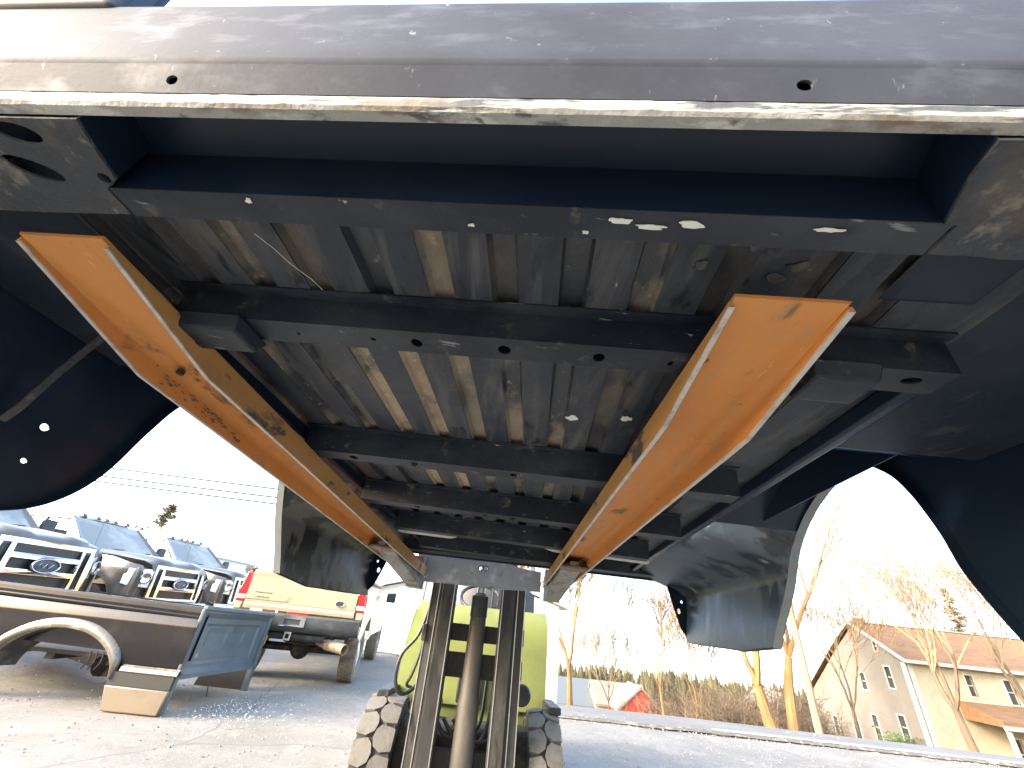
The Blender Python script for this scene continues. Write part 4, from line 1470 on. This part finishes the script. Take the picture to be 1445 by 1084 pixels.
# ------------------------------------------------------------------ black pickups nose-out on the left (local: x forward, front bumper face at x=0)
def black_truck(T, label):
    TX.append(T)
    t = thing('black_pickup_truck', label, 'pickup truck', (-3.0, 0, 0), 'black pickups parked nose out')
    # hood
    mb = MB()
    rows = []
    for x, z, hw_ in ((-.14, 1.14, .66), (-.19, 1.245, .70), (-.35, 1.30, .74), (-.9, 1.345, .80), (-1.55, 1.37, .86)):
        rows.append([(x, y * hw_, z - .05 * abs(y) ** 3 + .035 * (1 if .30 < abs(y) < .72 else 0)) for y in (-1, -.86, -.74, -.70, -.4, -.28, 0, .28, .4, .70, .74, .86, 1)])
    mb.grid(rows)
    part('hood', mb, TPAINT, t, solid=.01, ang=50)
    # fenders with wheel openings
    for sg in (-1, 1):
        mb = MB()
        arc = [(-.95 + .50 * math.cos(q), .42 + .50 * math.sin(q)) for q in [R(176) - R(172) * k / 20 for k in range(21)]]
        poly = [(-1.95, .50)] + arc + [(-.30, .50), (-.16, .62), (-.16, 1.02), (-.24, 1.16), (-.9, 1.27), (-1.62, 1.31), (-1.95, 1.32)]
        sheet(mb, poly, [], lambda x, z, s=sg: Vector((x, s * (.965 + .035 * math.exp(-((((x + .95) ** 2 + (z - .42) ** 2) ** .5 - .55) ** 2) / .008) - .12 * ss(1.05, 1.32, z) ** 1.5 - .16 * ss(-.55, -.12, x)), z)), .06)
        fe = part('fender', mb, TPAINT, t, solid=.006, ang=60)
        mb = MB()
        mb.grid([[(-.95 + r_ * math.cos(q), sg * y, .42 + r_ * math.sin(q)) for r_, y in ((.50, .70), (.50, .99), (.515, 1.005), (.55, 1.0))] for q in [R(176) - R(172) * k / 24 for k in range(25)]])
        part('wheel_arch', mb, TPAINT, fe, ang=50)
        wheel(t, (-.95, sg * .84, .40), (0, 1, 0), .40, .27, RUB, CHROME)
        wheel(t, (-4.6, sg * .84, .40), (0, 1, 0), .40, .27, RUB, CHROME)
        # head lamp
        mb = MB()
        mb.hexa([(-.13, sg * .62, .80), (-.30, sg * .93, .82), (-.42, sg * .93, .84), (-.30, sg * .62, .82), (-.14, sg * .62, 1.12), (-.34, sg * .92, 1.10), (-.45, sg * .92, 1.10), (-.30, sg * .62, 1.12)])
        hd = part('head_lamp', mb, WLENS, t, bevel=.012)
        mb = MB()
        mb.lathe((-.175, sg * .73, .96), (.93, sg * .36, 0), [(0, .001), (.02, .08), (.045, .095), (.05, .085)], 18)
        part('reflector_bowl', mb, CHROME, hd)
        mb = MB()
        mb.hexa([(-.29, sg * .915, .83), (-.40, sg * .955, .84), (-.42, sg * .94, .84), (-.33, sg * .91, .84), (-.33, sg * .91, 1.02), (-.42, sg * .945, 1.0), (-.44, sg * .93, 1.0), (-.36, sg * .90, 1.02)])
        part('turn_lens', mb, WLENS, hd, bevel=.006)
        # mirror
        mb = MB()
        mb.hexa([(-2.02, sg * 1.05, 1.30), (-1.90, sg * 1.05, 1.30), (-1.92, sg * 1.28, 1.30), (-2.04, sg * 1.28, 1.30), (-2.02, sg * 1.06, 1.62), (-1.94, sg * 1.06, 1.62), (-1.95, sg * 1.28, 1.62), (-2.04, sg * 1.28, 1.62)])
        mi = part('door_mirror', mb, BLACK, t, bevel=.03)
        mb = MB()
        mb.bar((-1.97, sg * .93, 1.34), (-1.97, sg * 1.08, 1.40), .03, .04)
        part('mirror_arm', mb, BLACK, mi)
    # grille
    mb = MB()
    o_ = [(-.62, .62), (.62, .62), (.63, .80), (.61, 1.20), (-.61, 1.20), (-.63, .80)]
    hs = []
    for y0, y1 in ((-.42, .42),):
        for z0, z1 in ((.66, .79), (.85, .97), (1.03, 1.14)):
            hs.append([(y0, z0), (y1, z0), (y1, z1), (y0, z1)])
    for sg in (-1, 1):
        hs.append([(sg * .47, .66), (sg * .56, .66), (sg * .56, 1.14), (sg * .47, 1.14)][::sg])
    sheet(mb, o_, hs, lambda y, z: Vector((-.06 - .10 * y * y - .06 * ss(.9, 1.2, z), y, z)), .06)
    gr = part('grille', mb, CHROME, t, solid=.03, ang=40)
    mb = MB()
    mb.grid([[(-.125 - .10 * y * y, y, z) for y in [-.6 + .1 * k for k in range(13)]] for z in (.63, .9, 1.18)])
    part('grille_mesh', mb, BLACK, gr)
    mb = MB()
    mb.lathe((-.05, 0, .91), (1, 0, 0), [(-.02, .085), (0, .085), (.012, .07), (.012, .001)], 28)
    for i in range(len(mb.v)):
        x, y, z = mb.v[i]
        mb.v[i] = (x, y * 2.0, z)
    em_ = part('oval_emblem', mb, GREYP, gr)
    mb = MB()
    mb.tube([(-.036, .168 * math.cos(q), .91 + .084 * math.sin(q)) for q in [k * 6.283 / 34 for k in range(35)]], .011, 8)
    mb.tube([(-.033, -.09 + .018 * k, .91 + .025 * math.sin(k * 1.5)) for k in range(11)], .007, 6)
    part('emblem_rim', mb, CHROME, em_)
    mb = MB()
    mb.hexa([(-.22, -.93, .60), (-.22, .93, .60), (-.6, .95, .60), (-.6, -.95, .60), (-.24, -.86, 1.13), (-.24, .86, 1.13), (-.6, .86, 1.16), (-.6, -.86, 1.16)])
    part('fascia', mb, TPAINT, t, bevel=.02)
    # bumper
    mb = MB()
    mb.grid([[(.02 - .16 * y ** 4 - q, y, z) for q, z in ((.20, .62), (.0, .60), (-.02, .56), (.0, .40), (.06, .36))] for y in [-1 + .125 * k for k in range(17)]])
    part('front_bumper', mb, CHROME, t, solid=.01, ang=40)
    # cab body below the glass
    mb = MB()
    rows = []
    for x in (-1.6, -1.9, -2.4, -3.3, -3.95):
        rows.append([(x, -.86, .48), (x, -.985, .60), (x, -1.0, .95), (x, -.945, 1.30), (x, -.90, 1.345), (x, .90, 1.345), (x, .945, 1.30), (x, 1.0, .95), (x, .985, .60), (x, .86, .48)])
    mb.grid(rows)
    part('cab_body', mb, TPAINT, t, solid=.008, ang=40)
    # roof and pillars
    mb = MB()
    rows = []
    for x, z in ((-2.42, 1.93), (-2.55, 1.985), (-3.1, 2.0), (-3.75, 1.97), (-3.9, 1.92)):
        rows.append([(x, y, z - .07 * abs(y / .74) ** 4) for y in (-.74, -.62, -.3, 0, .3, .62, .74)])
    mb.grid(rows)
    part('roof', mb, TPAINT, t, solid=.03, ang=50)
    for sg in (-1, 1):
        for a, b, wd in (((-1.62, sg * .88, 1.33), (-2.43, sg * .72, 1.90), .09), ((-2.95, sg * .90, 1.32), (-3.0, sg * .74, 1.90), .08), ((-3.92, sg * .88, 1.32), (-3.86, sg * .72, 1.88), .16), ((-2.40, sg * .735, 1.90), (-3.88, sg * .735, 1.885), .08)):
            mb = MB()
            mb.bar(a, b, .06, wd, (0, sg, .25))
            part('pillar', mb, TPAINT, t, bevel=.012)
        mb = MB()
        mb.add([(-1.78, sg * .895, 1.34), (-2.93, sg * .905, 1.34), (-2.96, sg * .755, 1.86), (-2.44, sg * .745, 1.86)], [(0, 1, 2, 3)])
        part('side_window', mb, GLASS, t, solid=.004)
        mb = MB()
        mb.add([(-3.0, sg * .905, 1.34), (-3.88, sg * .895, 1.34), (-3.84, sg * .745, 1.85), (-3.02, sg * .755, 1.86)], [(0, 1, 2, 3)])
        part('rear_side_window', mb, GLASS, t, solid=.004)
        mb = MB()
        sheet(mb, [(-5.95, .52), (-5.12, .5)] + [(-4.6 + .5 * math.cos(q), .42 + .5 * math.sin(q)) for q in [R(172) - R(164) * k / 16 for k in range(17)]] + [(-4.02, .5), (-4.02, 1.38), (-5.95, 1.40)], [], lambda x, z, s=sg: Vector((x, s * (1.0 - .05 * ss(1.1, 1.4, z)), z)), .12)
        part('bedside', mb, TPAINT, t, solid=.006, ang=60)
    mb = MB()
    rows = []
    for k in range(9):
        q = k / 8
        rows.append([(-1.60 - .80 * q - .06 * y * y * (1 - .4 * q), y * (.86 - .16 * q), 1.355 + .565 * q) for y in [-1 + .25 * j for j in range(9)]])
    mb.grid(rows)
    part('windshield', mb, GLASS, t, solid=.005)
    for sg, y0 in ((1, -.5), (1, .15)):
        mb = MB()
        mb.tube([(-1.56, y0, 1.37), (-1.68, y0 + .30, 1.42), (-1.72, y0 + .52, 1.44)], .010, 6)
        part('wiper', mb, BLACK, t)
    for y in (-.5, -.2, 0, .2, .5):
        mb = MB()
        mb.hexa([(-2.46, y - .05, 1.955), (-2.46, y + .05, 1.955), (-2.60, y + .05, 1.985), (-2.60, y - .05, 1.985), (-2.51, y - .035, 2.025), (-2.51, y + .035, 2.025), (-2.58, y + .035, 2.03), (-2.58, y - .035, 2.03)])
        part('roof_marker_lamp', mb, GREYP, t, bevel=.008)
    mb = MB()
    mb.tube([(-1.50, -.80, 1.34), (-1.62, -.80, 1.95)], .004, 5)
    part('antenna', mb, BLACK, t)
    TX.pop()
    return t


hd_ = lambda a: R(a)
black_truck(place(-6.36, 6.62, .22, hd_(-8), 1.07), 'black pickup with wide chrome grille, nearest of the row, front only in view')
black_truck(place(-6.2, 9.35, .22, hd_(-8), 1.0), 'black pickup with five roof marker lamps and bright windshield, middle of the row')
black_truck(place(-6.2, 12.1, .22, hd_(-8), 1.0), 'black pickup farthest back in the row, partly hidden by the gold truck')

# ------------------------------------------------------------------ buildings
sh = thing('white_shed', 'white sheet metal shed standing behind the forklift', 'shed', (-2.0, 16, ground_z(-2, 15)))
mb = MB()
z0 = -1.2
mb.prism([(-3.45, 14.0, z0), (2.2, 14.0, z0), (2.2, 14.0, 1.62), (-.6, 14.0, 2.35), (-3.45, 14.0, 1.62)], (0, 6, 0))
part('wall', mb, WHITEM, sh)
mb = MB()
for k in range(24):
    x = -3.42 + .24 * k
    mb.box((x, 13.975, z0), (x + .03, 14.0, 1.60))
part('siding_ribs', mb, WHITEM, sh)
for a, b in (((-3.75, 1.56), (-.6, 2.44)), ((-.6, 2.44), (2.5, 1.56))):
    mb = MB()
    mb.prism([(a[0], 13.7, a[1]), (b[0], 13.7, b[1]), (b[0], 13.7, b[1] + .08), (a[0], 13.7, a[1] + .08)], (0, 6.6, 0))
    part('roof', mb, WHITEM, sh)
mb = MB()
mb.box((-2.75, 13.93, z0), (-1.75, 13.97, 1.1))
dr = part('door', mb, WHITEM, sh, bevel=.01)
mb = MB()
mb.tube([(-1.88, 13.90, .35), (-1.88, 13.90, -.25)], .012, 6)
part('handle', mb, GREYP, dr)

fb_ = thing('far_white_building', 'white building with grey gable rising behind the black pickups', 'building', (-24, 30, .2))
mb = MB()
mb.prism([(-36, 27, -.5), (-19.6, 27, -.5), (-19.6, 27, 2.95), (-36, 27, 2.95)], (0, 9, 0))
part('wall', mb, WHITEM, fb_)
mb = MB()
mb.prism([(-19.3, 26.6, 2.95), (-19.3, 36.4, 2.95), (-19.3, 31.5, 4.6)], (-17, 0, 0))
part('roof', mb, WHITEM, fb_)
mb = MB()
mb.box((-20.4, 26.95, 1.0), (-19.9, 27.0, 2.5))
part('window', mb, PANE, fb_)

GZ = -3.8
hs = thing('farmhouse', 'cream farmhouse with brown roof, grey gable end and porch below the road', 'house', (30, 31, GZ))
HX, HY0, HY1, EZ = 25.9, 28.4, 37.2, 1.30
# gable outline with long rear slope
gab = [(HY0, GZ), (HY1, GZ), (HY1, -1.3), (33.6, 1.55), (31.6, 3.0), (HY0, EZ)]
gw = {'a': [(31.85, 32.02), (1.32, 1.85)], 'b': [(30.02, 30.20), (1.57, 2.12)], 'c': [(31.72, 32.12), (-.70, .22)], 'd': [(29.52, 29.92), (-.34, .76)],
      'e': [(35.35, 35.75), (-3.72, -2.70)], 'f': [(33.38, 33.86), (-3.62, -2.60)], 'g': [(31.70, 32.10), (-3.30, -2.02)], 'h': [(29.58, 30.02), (-2.85, -1.70)]}
gholes = [[(a[0], b[0]), (a[1], b[0]), (a[1], b[1]), (a[0], b[1])] for a, b in gw.values()]
mb = MB()
sheet(mb, gab, gholes, lambda y, z: Vector((HX, y, z)), .8)
part('gable_wall', mb, GABLE, hs, solid=.2)


def window(par, plane, a, b, frm=.07):
    """plane: ('x', X) or ('y', Y); a, b = ranges"""
    def P(q, z, d):
        return (plane[1] + d, q, z) if plane[0] == 'x' else (q, plane[1] + d, z)
    mb = MB()
    (q0, q1), (z0_, z1_) = a, b
    for r0, r1, s0, s1 in ((q0 - frm, q0, z0_ - frm, z1_ + frm), (q1, q1 + frm, z0_ - frm, z1_ + frm), (q0, q1, z0_ - frm, z0_), (q0, q1, z1_, z1_ + frm)):
        mb.box(tuple(map(min, P(r0, s0, -.15), P(r1, s1, -.05))), tuple(map(max, P(r0, s0, -.15), P(r1, s1, -.05))))
    zm = (z0_ + z1_) / 2
    mb.box(tuple(map(min, P(q0, zm - .025, -.06), P(q1, zm + .025, -.0))), tuple(map(max, P(q0, zm - .025, -.06), P(q1, zm + .025, 0))))
    wn = part('window', mb, TRIM, par)
    for s0, s1 in ((z0_, zm), (zm, z1_)):
        mb = MB()
        mb.add([P(q0, s0, .03), P(q1, s0, .03), P(q1, s1, .03), P(q0, s1, .03)], [(0, 1, 2, 3)])
        part('pane', mb, PANE, wn)
    return wn


for a, b in gw.values():
    window(hs, ('x', HX), a, b)
fwins = [[(29.25, 29.72), (-.25, .78)], [(31.6, 32.15), (-.45, .72)], [(33.9, 34.4), (-.45, .72)], [(36.2, 36.7), (-.45, .72)], [(30.6, 31.2), (-3.4, -2.1)], [(32.9, 33.6), (-3.4, -1.9)]]
mb = MB()
sheet(mb, [(HX + .11, GZ), (40, GZ), (40, EZ), (HX + .11, EZ)], [[(a[0], b[0]), (a[1], b[0]), (a[1], b[1]), (a[0], b[1])] for a, b in fwins], lambda x, z: Vector((x, HY0, z)), 1.2)
part('front_wall', mb, STUCCO, hs, solid=.2)
for a, b in fwins:
    window(hs, ('y', HY0), a, b)
mb = MB()
mb.box((40, HY0 - .1, GZ), (40.2, HY1, EZ))
mb.box((HX, HY1, GZ), (40.2, HY1 + .2, -1.3))
part('back_wall', mb, GABLE, hs)
for pts in (((HY0 - .45, EZ - .18), (31.6, 3.12)), ((31.6, 3.12), (33.7, 1.66)), ((33.7, 1.66), (HY1 + .4, -1.45))):
    mb = MB()
    (ya, za), (yb, zb) = pts
    mb.prism([(HX - .35, ya, za), (HX - .35, yb, zb), (HX - .35, yb, zb + .14), (HX - .35, ya, za + .14)], (14.9, 0, 0))
    rf = part('roof', mb, ROOF, hs)
mb = MB()
mb.box((HX + .25, 31.35, 2.9), (HX + .8, 31.85, 3.50))
part('chimney', mb, BRICK, rf, bevel=.03)
mb = MB()
mb.box((HX - .40, HY0 - .55, EZ - .20), (40.4, HY0 - .44, EZ - .02))
part('gutter', mb, TRIM, hs)
mb = MB()
mb.bar((HX - .40, HY0 - .45, EZ - .10), (HX - .40, 31.6, 3.2), .06, .18, (0, 0, 1))
mb.bar((HX - .40, 31.6, 3.2), (HX - .40, 33.7, 1.74), .06, .18, (0, 0, 1))
mb.bar((HX - .40, 33.7, 1.74), (HX - .40, HY1 + .4, -1.37), .06, .18, (0, 0, 1))
mb.bar((HX - .35, 31.6, 3.27), (40.3, 31.6, 3.27), .3, .06)
part('roof_trim', mb, TRIM, hs)
mb = MB()
mb.box((HX - .03, HY0 - .13, GZ), (HX + .28, HY0 - .1, EZ - .2))
mb.box((HX - .13, HY0 - .13, GZ), (HX - .10, HY0 + .2, EZ - .2))
part('corner_board', mb, TRIM, hs)
# porch
mb = MB()
mb.prism([(28.3, HY0 - .1, -.55), (28.3, HY0 - 2.2, -1.15), (28.3, HY0 - 2.2, -1.40), (28.3, HY0 - .1, -1.40)], (11.5, 0, 0))
po = part('porch_roof', mb, ROOF, hs)
mb = MB()
mb.box((28.2, HY0 - 2.3, -1.5), (39.9, HY0 - 2.2, -1.32))
part('porch_fascia', mb, TRIM, po)
for x in (28.5, 30.6, 32.7, 34.8, 36.9):
    mb = MB()
    mb.box((x - .08, HY0 - 2.18, GZ), (x + .08, HY0 - 2.02, -1.42))
    part('porch_post', mb, TRIM, hs)
mb = MB()
mb.box((28.3, HY0 - 2.2, GZ), (39.8, HY0 - .12, GZ + .3))
part('porch_floor', mb, TRIM, hs)
mb = MB()
mb.box((31.8, HY0 - .14, GZ + .3), (32.6, HY0 - .105, -1.7))
part('door', mb, ROOF, hs)

# barns and small houses in the valley
def gable_house(name, label, cat, x, y, z, wx, wy, he, hr, wall_m, roof_m, along='y'):
    t = thing(name, label, cat, (x, y, z))
    mb = MB()
    if along == 'y':
        mb.prism([(x - wx / 2, y - wy / 2, z - 2), (x + wx / 2, y - wy / 2, z - 2), (x + wx / 2, y - wy / 2, z + he), (x, y - wy / 2, z + hr), (x - wx / 2, y - wy / 2, z + he)], (0, wy, 0))
    else:
        mb.prism([(x - wx / 2, y - wy / 2, z - 2), (x - wx / 2, y + wy / 2, z - 2), (x - wx / 2, y + wy / 2, z + he), (x - wx / 2, y, z + hr), (x - wx / 2, y - wy / 2, z + he)], (wx, 0, 0))
    part('wall', mb, wall_m, t)
    for s in (-1, 1):
        mb = MB()
        if along == 'y':
            mb.prism([(x + s * wx * .56, y - wy * .53, z + he - .3), (x, y - wy * .53, z + hr + .02), (x, y - wy * .53, z + hr + .25), (x + s * wx * .56, y - wy * .53, z + he - .05)], (0, wy * 1.06, 0))
        else:
            mb.prism([(x - wx * .53, y + s * wy * .56, z + he - .3), (x - wx * .53, y, z + hr + .02), (x - wx * .53, y, z + hr + .25), (x - wx * .53, y + s * wy * .56, z + he - .05)], (wx * 1.06, 0, 0))
        part('roof', mb, roof_m, t)
    return t


gable_house('red_barn', 'small red gabled barn down the slope beyond the road', 'barn', 19.6, 62, -9.5, 5.4, 5, 2.7, 4.75, REDM, GABLE)
bb = gable_house('blue_grey_barn', 'long pale blue grey barn down the slope behind the bare tree', 'barn', 10.5, 72, -10.3, 14.5, 9, 2.4, 4.6, BLUEG, BLUEG, 'x')
gable_house('cream_cottage', 'cream cottage half hidden beside the red barn', 'house', 19.2, 69, -10.0, 7, 5, 2.6, 4.6, STUCCO, GABLE, 'x')
gable_house('grey_cottage', 'low grey roofed cottage at the foot of the leaning pole', 'house', 27.5, 46, -6.5, 4.2, 4, 2.4, 3.9, GABLE, GABLE)

# ------------------------------------------------------------------ poles and cables
def pole(name, label, x, y, zt, lean, r, arms):
    z0_ = ground_z(x, y) - .3
    t = thing(name, label, 'utility pole', (x, y, z0_ + .3))
    top = Vector((x + lean, y, zt))
    mb = MB()
    mb.tube([(x, y, z0_), ((x * .5 + top.x * .5), y, (z0_ + zt) / 2), top], [r, r * .85, r * .7], 12)
    part('pole_shaft', mb, POLEM, t)
    for dz, ln in arms:
        mb = MB()
        mb.box((top.x - ln, y - .12, zt - dz - .06), (top.x + ln, y + .0, zt - dz + .06))
        am = part('cross_arm', mb, POLEM, t)
        for q in (-.9, -.5, .5, .9):
            mb = MB()
            mb.lathe((top.x + q * ln, y - .06, zt - dz + .05), (0, 0, 1), [(0, .03), (.06, .05), (.1, .03), (.14, .045), (.18, .001)], 8)
            part('insulator', mb, WIREM, am)
    return top


pole('utility_pole', 'pale wooden utility pole leaning beside the hanging bed skirt', 15.08, 22.0, 7.6, -.10, .17, [(.5, 1.1)])
pole('utility_pole', 'distant utility pole whose crossarm pokes out over the house roof', 23.0, 19.0, 5.25, .0, .13, [(.25, 1.25)])
for k, (za, zb) in enumerate(((4.62, 4.40), (4.30, 4.15), (4.10, 3.87))):
    mb = MB()
    pts = []
    for i in range(41):
        t = i / 40
        x = -30 + 60 * t
        z = za + (zb - za) * (x + 15.0) / 6.8 * .35 - .9 * (1 - (2 * t - 1) ** 2) * .25 + .1
        pts.append((x, 15 + .004 * (x + 12) ** 2 * .2, z + .02))
    mb.tube(pts, [.026 - .020 * ss(-10, 4, p[0]) for p in pts], 5)
    single('power_cable', mb, WIREM, ['topmost thin cable crossing the sky above the black pickups', 'middle thin cable crossing the sky above the black pickups', 'lowest thin cable crossing the sky above the black pickups'][k], 'cable', pts[0], 'overhead cables')


# ------------------------------------------------------------------ trees
def bare_tree(name, label, x, y, h, seed, r0, lean=(0, 0), fork=.3, spread=.55, levels=6, kids=3, bark=BARK, twig=TWIG, zb=None, group=None, tw=1.0, first=1.15):
    rg = random.Random(seed)
    z = (ground_z(x, y) if zb is None else zb)
    t = thing(name, label, 'tree', (x, y, z), group)
    trunk, crown = MB(), MB()

    def grow(p, d, ln, r, lv):
        n = 4 if lv < 2 else 3
        pts, rs = [p.copy()], [r]
        q = p.copy()
        dd = d.copy()
        for i in range(n):
            dd = (dd + Vector((rg.uniform(-1, 1), rg.uniform(-1, 1), rg.uniform(-.2, .75))) * (.10 if lv == 0 else .17)).normalized()
            q = q + dd * ln / n
            pts.append(q.copy())
            rs.append(max((.014 if lv < 5 else .0085) * tw, r * (1 - .38 * (i + 1) / n)))
        (trunk if lv < 2 else crown).tube(pts, rs, 9 if lv == 0 else (6 if lv < 3 else 3), cap=False)
        if lv >= levels:
            return
        nk = kids + (1 if lv in (1, 2) else 0)
        for k in range(nk):
            ax = dd.orthogonal().normalized()
            ax = Matrix.Rotation(rg.uniform(0, 6.283) if nk < 2 else 6.283 * (k + rg.uniform(-.25, .25)) / nk, 3, dd) @ ax
            nd = (dd * math.cos(spread) + ax * math.sin(spread) * rg.uniform(.6, 1.25)).normalized()
            nd = (nd + Vector((0, 0, .18))).normalized()
            at = pts[-1] if (k < 2 or lv == 0) else pts[-2]
            grow(at.copy(), nd, ln * rg.uniform(.62, .86) * (first if lv == 0 else 1), rs[-1] * rg.uniform(.66, .86), lv + 1)
    grow(Vector((x, y, z - .3)), Vector((lean[0], lean[1], 1)).normalized(), h * fork, r0, 0)
    part('trunk', trunk, bark, t)
    part('crown', crown, twig, t)
    return t


bare_tree('bare_tree', 'bare tree with fanned pale branches standing before the blue grey barn', 4.85, 26, 8.2, 4, .19, (0, 0), .34, .40, 5, 4, first=1.35, tw=1.6)
bare_tree('bare_tree', 'thick bare tree with trunk leaning towards the hanging bed skirt', 14.6, 24, 8.5, 8, .34, (-.32, 0), .34, .5, 6, 3)
bare_tree('bare_tree', 'thick upright bare trunk rising beside the leaning pole', 15.35, 24.6, 9.5, 15, .30, (.08, 0), .45, .42, 6, 3)
bare_tree('bare_tree', 'bare tree with forked limbs crossing the farmhouse front', 20.3, 20.2, 7.8, 21, .19, (-.14, 0), .30, .50, 6, 3, BARK2, TWIG2)
bare_tree('bare_tree', 'bare tree at the porch end of the farmhouse', 25.0, 21.5, 8.2, 33, .16, (-.1, 0), .32, .45, 6, 3, BARK2, TWIG2)
bare_tree('bare_tree', 'slim twiggy tree standing right of the red barn', 9.9, 26.5, 8.0, 12, .09, (.02, 0), .3, .40, 6, 3)
bare_tree('bare_tree', 'brushy tree in the middle of the thicket', 12.0, 27, 6.6, 27, .10, (0, 0), .25, .45, 6, 3)
bare_tree('bare_tree', 'low brushy tree behind the red barn gable', 8.2, 31, 5.4, 45, .08, (0, 0), .3, .5, 6, 3, BARK2, TWIG2)
bare_tree('bare_tree', 'bare tree with crooked limbs in front of the grey gable', 21.0, 27.2, 7.4, 51, .13, (-.15, 0), .32, .5, 6, 3, BARK2, TWIG)
bare_tree('bare_tree', 'bare tree whose crown rises above the farmhouse ridge', 33.5, 40, 11.5, 63, .2, (0, 0), .4, .42, 6, 3, BARK2, TWIG2, zb=-4.5)
bare_tree('bare_tree', 'faint bare tree behind the row of black pickups', -23.2, 42, 5.6, 71, .14, (0, 0), .3, .5, 6, 3, BARK2, TWIG2, zb=-2.2)


def conifer(name, label, x, y, h, seed, zb, rad, layers_, group=None, twist=.0):
    rg = random.Random(seed)
    t = thing(name, label, 'conifer', (x, y, zb), group)
    mb = MB()
    mb.tube([(x, y, zb), (x + twist * h, y, zb + h)], [.04 * h * .5, .01], 7)
    part('trunk', mb, BARK2, t)
    cr = MB()
    for i in range(layers_):
        f = i / layers_
        if rg.random() < .12: continue
        zz = zb + h * (.22 + .76 * f)
        rr = rad * (1 - f) ** .8 * rg.uniform(.55, 1.2)
        a = rg.uniform(0, 6.283)
        p0 = Vector((x + twist * h * (.22 + .76 * f), y, zz))
        tip = p0 + Vector((math.cos(a) * rr, math.sin(a) * rr, rr * rg.uniform(-.15, .25)))
        cr.tube([p0, tip], [.025, .008], 3, cap=False)
        for k in range(26):
            s = rg.uniform(.25, 1.0)
            c = p0.lerp(tip, s) + Vector((rg.gauss(0, .05 * rad), rg.gauss(0, .05 * rad), rg.gauss(0, .03 * rad)))
            d = Vector((rg.uniform(-1, 1), rg.uniform(-1, 1), rg.uniform(-.3, .5))).normalized() * .075 * rad
            e = d.orthogonal().normalized() * .022 * rad
            cr.add([c - d, c + e, c + d, c - e], [(0, 1, 2, 3)])
    part('crown', cr, NEEDLE, t, smooth=False)
    return t


conifer('conifer', 'ragged brown conifer rising behind the black pickups', -23.6, 30.5, 6.0, 3, .05, 2.4, 60, twist=.03)
conifer('conifer', 'tall brown conifer behind the farmhouse roof', 46.5, 43.5, 13.0, 9, -4.8, 2.6, 130)

bs = thing('green_bush', 'small green bush below the grey gable windows', 'bush', (24.9, 29.4, -3.75))
rg = random.Random(2)
mb = MB()
for k in range(700):
    c = Vector((24.9 + rg.gauss(0, .5), 29.4 + rg.gauss(0, .4), -3.6 + abs(rg.gauss(.35, .32))))
    d = Vector((rg.uniform(-1, 1), rg.uniform(-1, 1), rg.uniform(-.6, 1))).normalized() * .11
    e = d.orthogonal().normalized() * .06
    mb.add([c - d, c + e, c + d, c - e], [(0, 1, 2, 3)])
part('foliage', mb, LEAF, bs, smooth=False)
mb = MB()
for k in range(6):
    mb.tube([(24.9, 29.4, -4.0), (24.9 + rg.gauss(0, .3), 29.4 + rg.gauss(0, .3), -3.2)], [.03, .01], 5)
part('stems', mb, BARK2, bs)

# brush thicket, one mass of stems
th = MB()
rg = random.Random(14)
for k in range(1500):
    x = rg.uniform(11.0, 19.5) if k < 1000 else rg.uniform(16, 48)
    y = rg.uniform(25.5, 33) if k < 1000 else rg.uniform(34, 60)
    z = ground_z(x, y)
    hh = rg.uniform(.8, 3.0) * (1 if k < 1000 else .8) * (1.0 + .75 * noise.noise((x * .55, y * .4, 0)))
    if k < 1000 and k % 10 > 6: continue
    lx_, ly_ = rg.gauss(0, .22) * hh, rg.gauss(0, .15) * hh
    p0, p1, p2 = Vector((x, y, z)), Vector((x + lx_ * .35, y + ly_ * .35, z + hh * .55)), Vector((x + lx_, y + ly_, z + hh))
    th.tube([p0, p1, p2], [.030, .018, .006], 3, cap=False)
    for j in range(9):
        s = rg.uniform(-.4, .95)
        b = p1.lerp(p2, s) if s > 0 else p1.lerp(p0, -s)
        th.tube([b, b + Vector((rg.gauss(0, .5), rg.gauss(0, .5), rg.uniform(-.05, .75)))], [.012, .004], 3, cap=False)
struct('brush_thicket', th, BRUSH, 'stuff', 'tan leafless brush thicket filling the slope beyond the road', 'brush', smooth=False)

# far wood on the opposite slope
fw_ = MB()
for k in range(2300):
    x = rg.uniform(-60, 230)
    y = rg.uniform(150, 215)
    z = ground_z(x, y)
    hh = rg.uniform(3.5, 8.5) * (1 + .25 * noise.noise((x * .05, 0, 0)))
    r = hh * rg.uniform(.16, .24)
    n = 6
    base = [(x + r * math.cos(q + k) * rg.uniform(.7, 1.2), y + r * math.sin(q + k) * rg.uniform(.7, 1.2), z + hh * .05) for q in [j * 6.283 / n for j in range(n)]]
    mid = [(x + r * .55 * math.cos(q + k + .5) * rg.uniform(.6, 1.3), y + r * .55 * math.sin(q + k + .5) * rg.uniform(.6, 1.3), z + hh * .5) for q in [j * 6.283 / n for j in range(n)]]
    fw_.add(base + mid + [(x, y, z + hh)], [(j, (j + 1) % n, n + (j + 1) % n, n + j) for j in range(n)] + [(n + j, n + (j + 1) % n, 2 * n) for j in range(n)])
struct('far_wood', fw_, FOREST, 'stuff', 'distant conifer wood along the far slope', 'woodland', smooth=False)
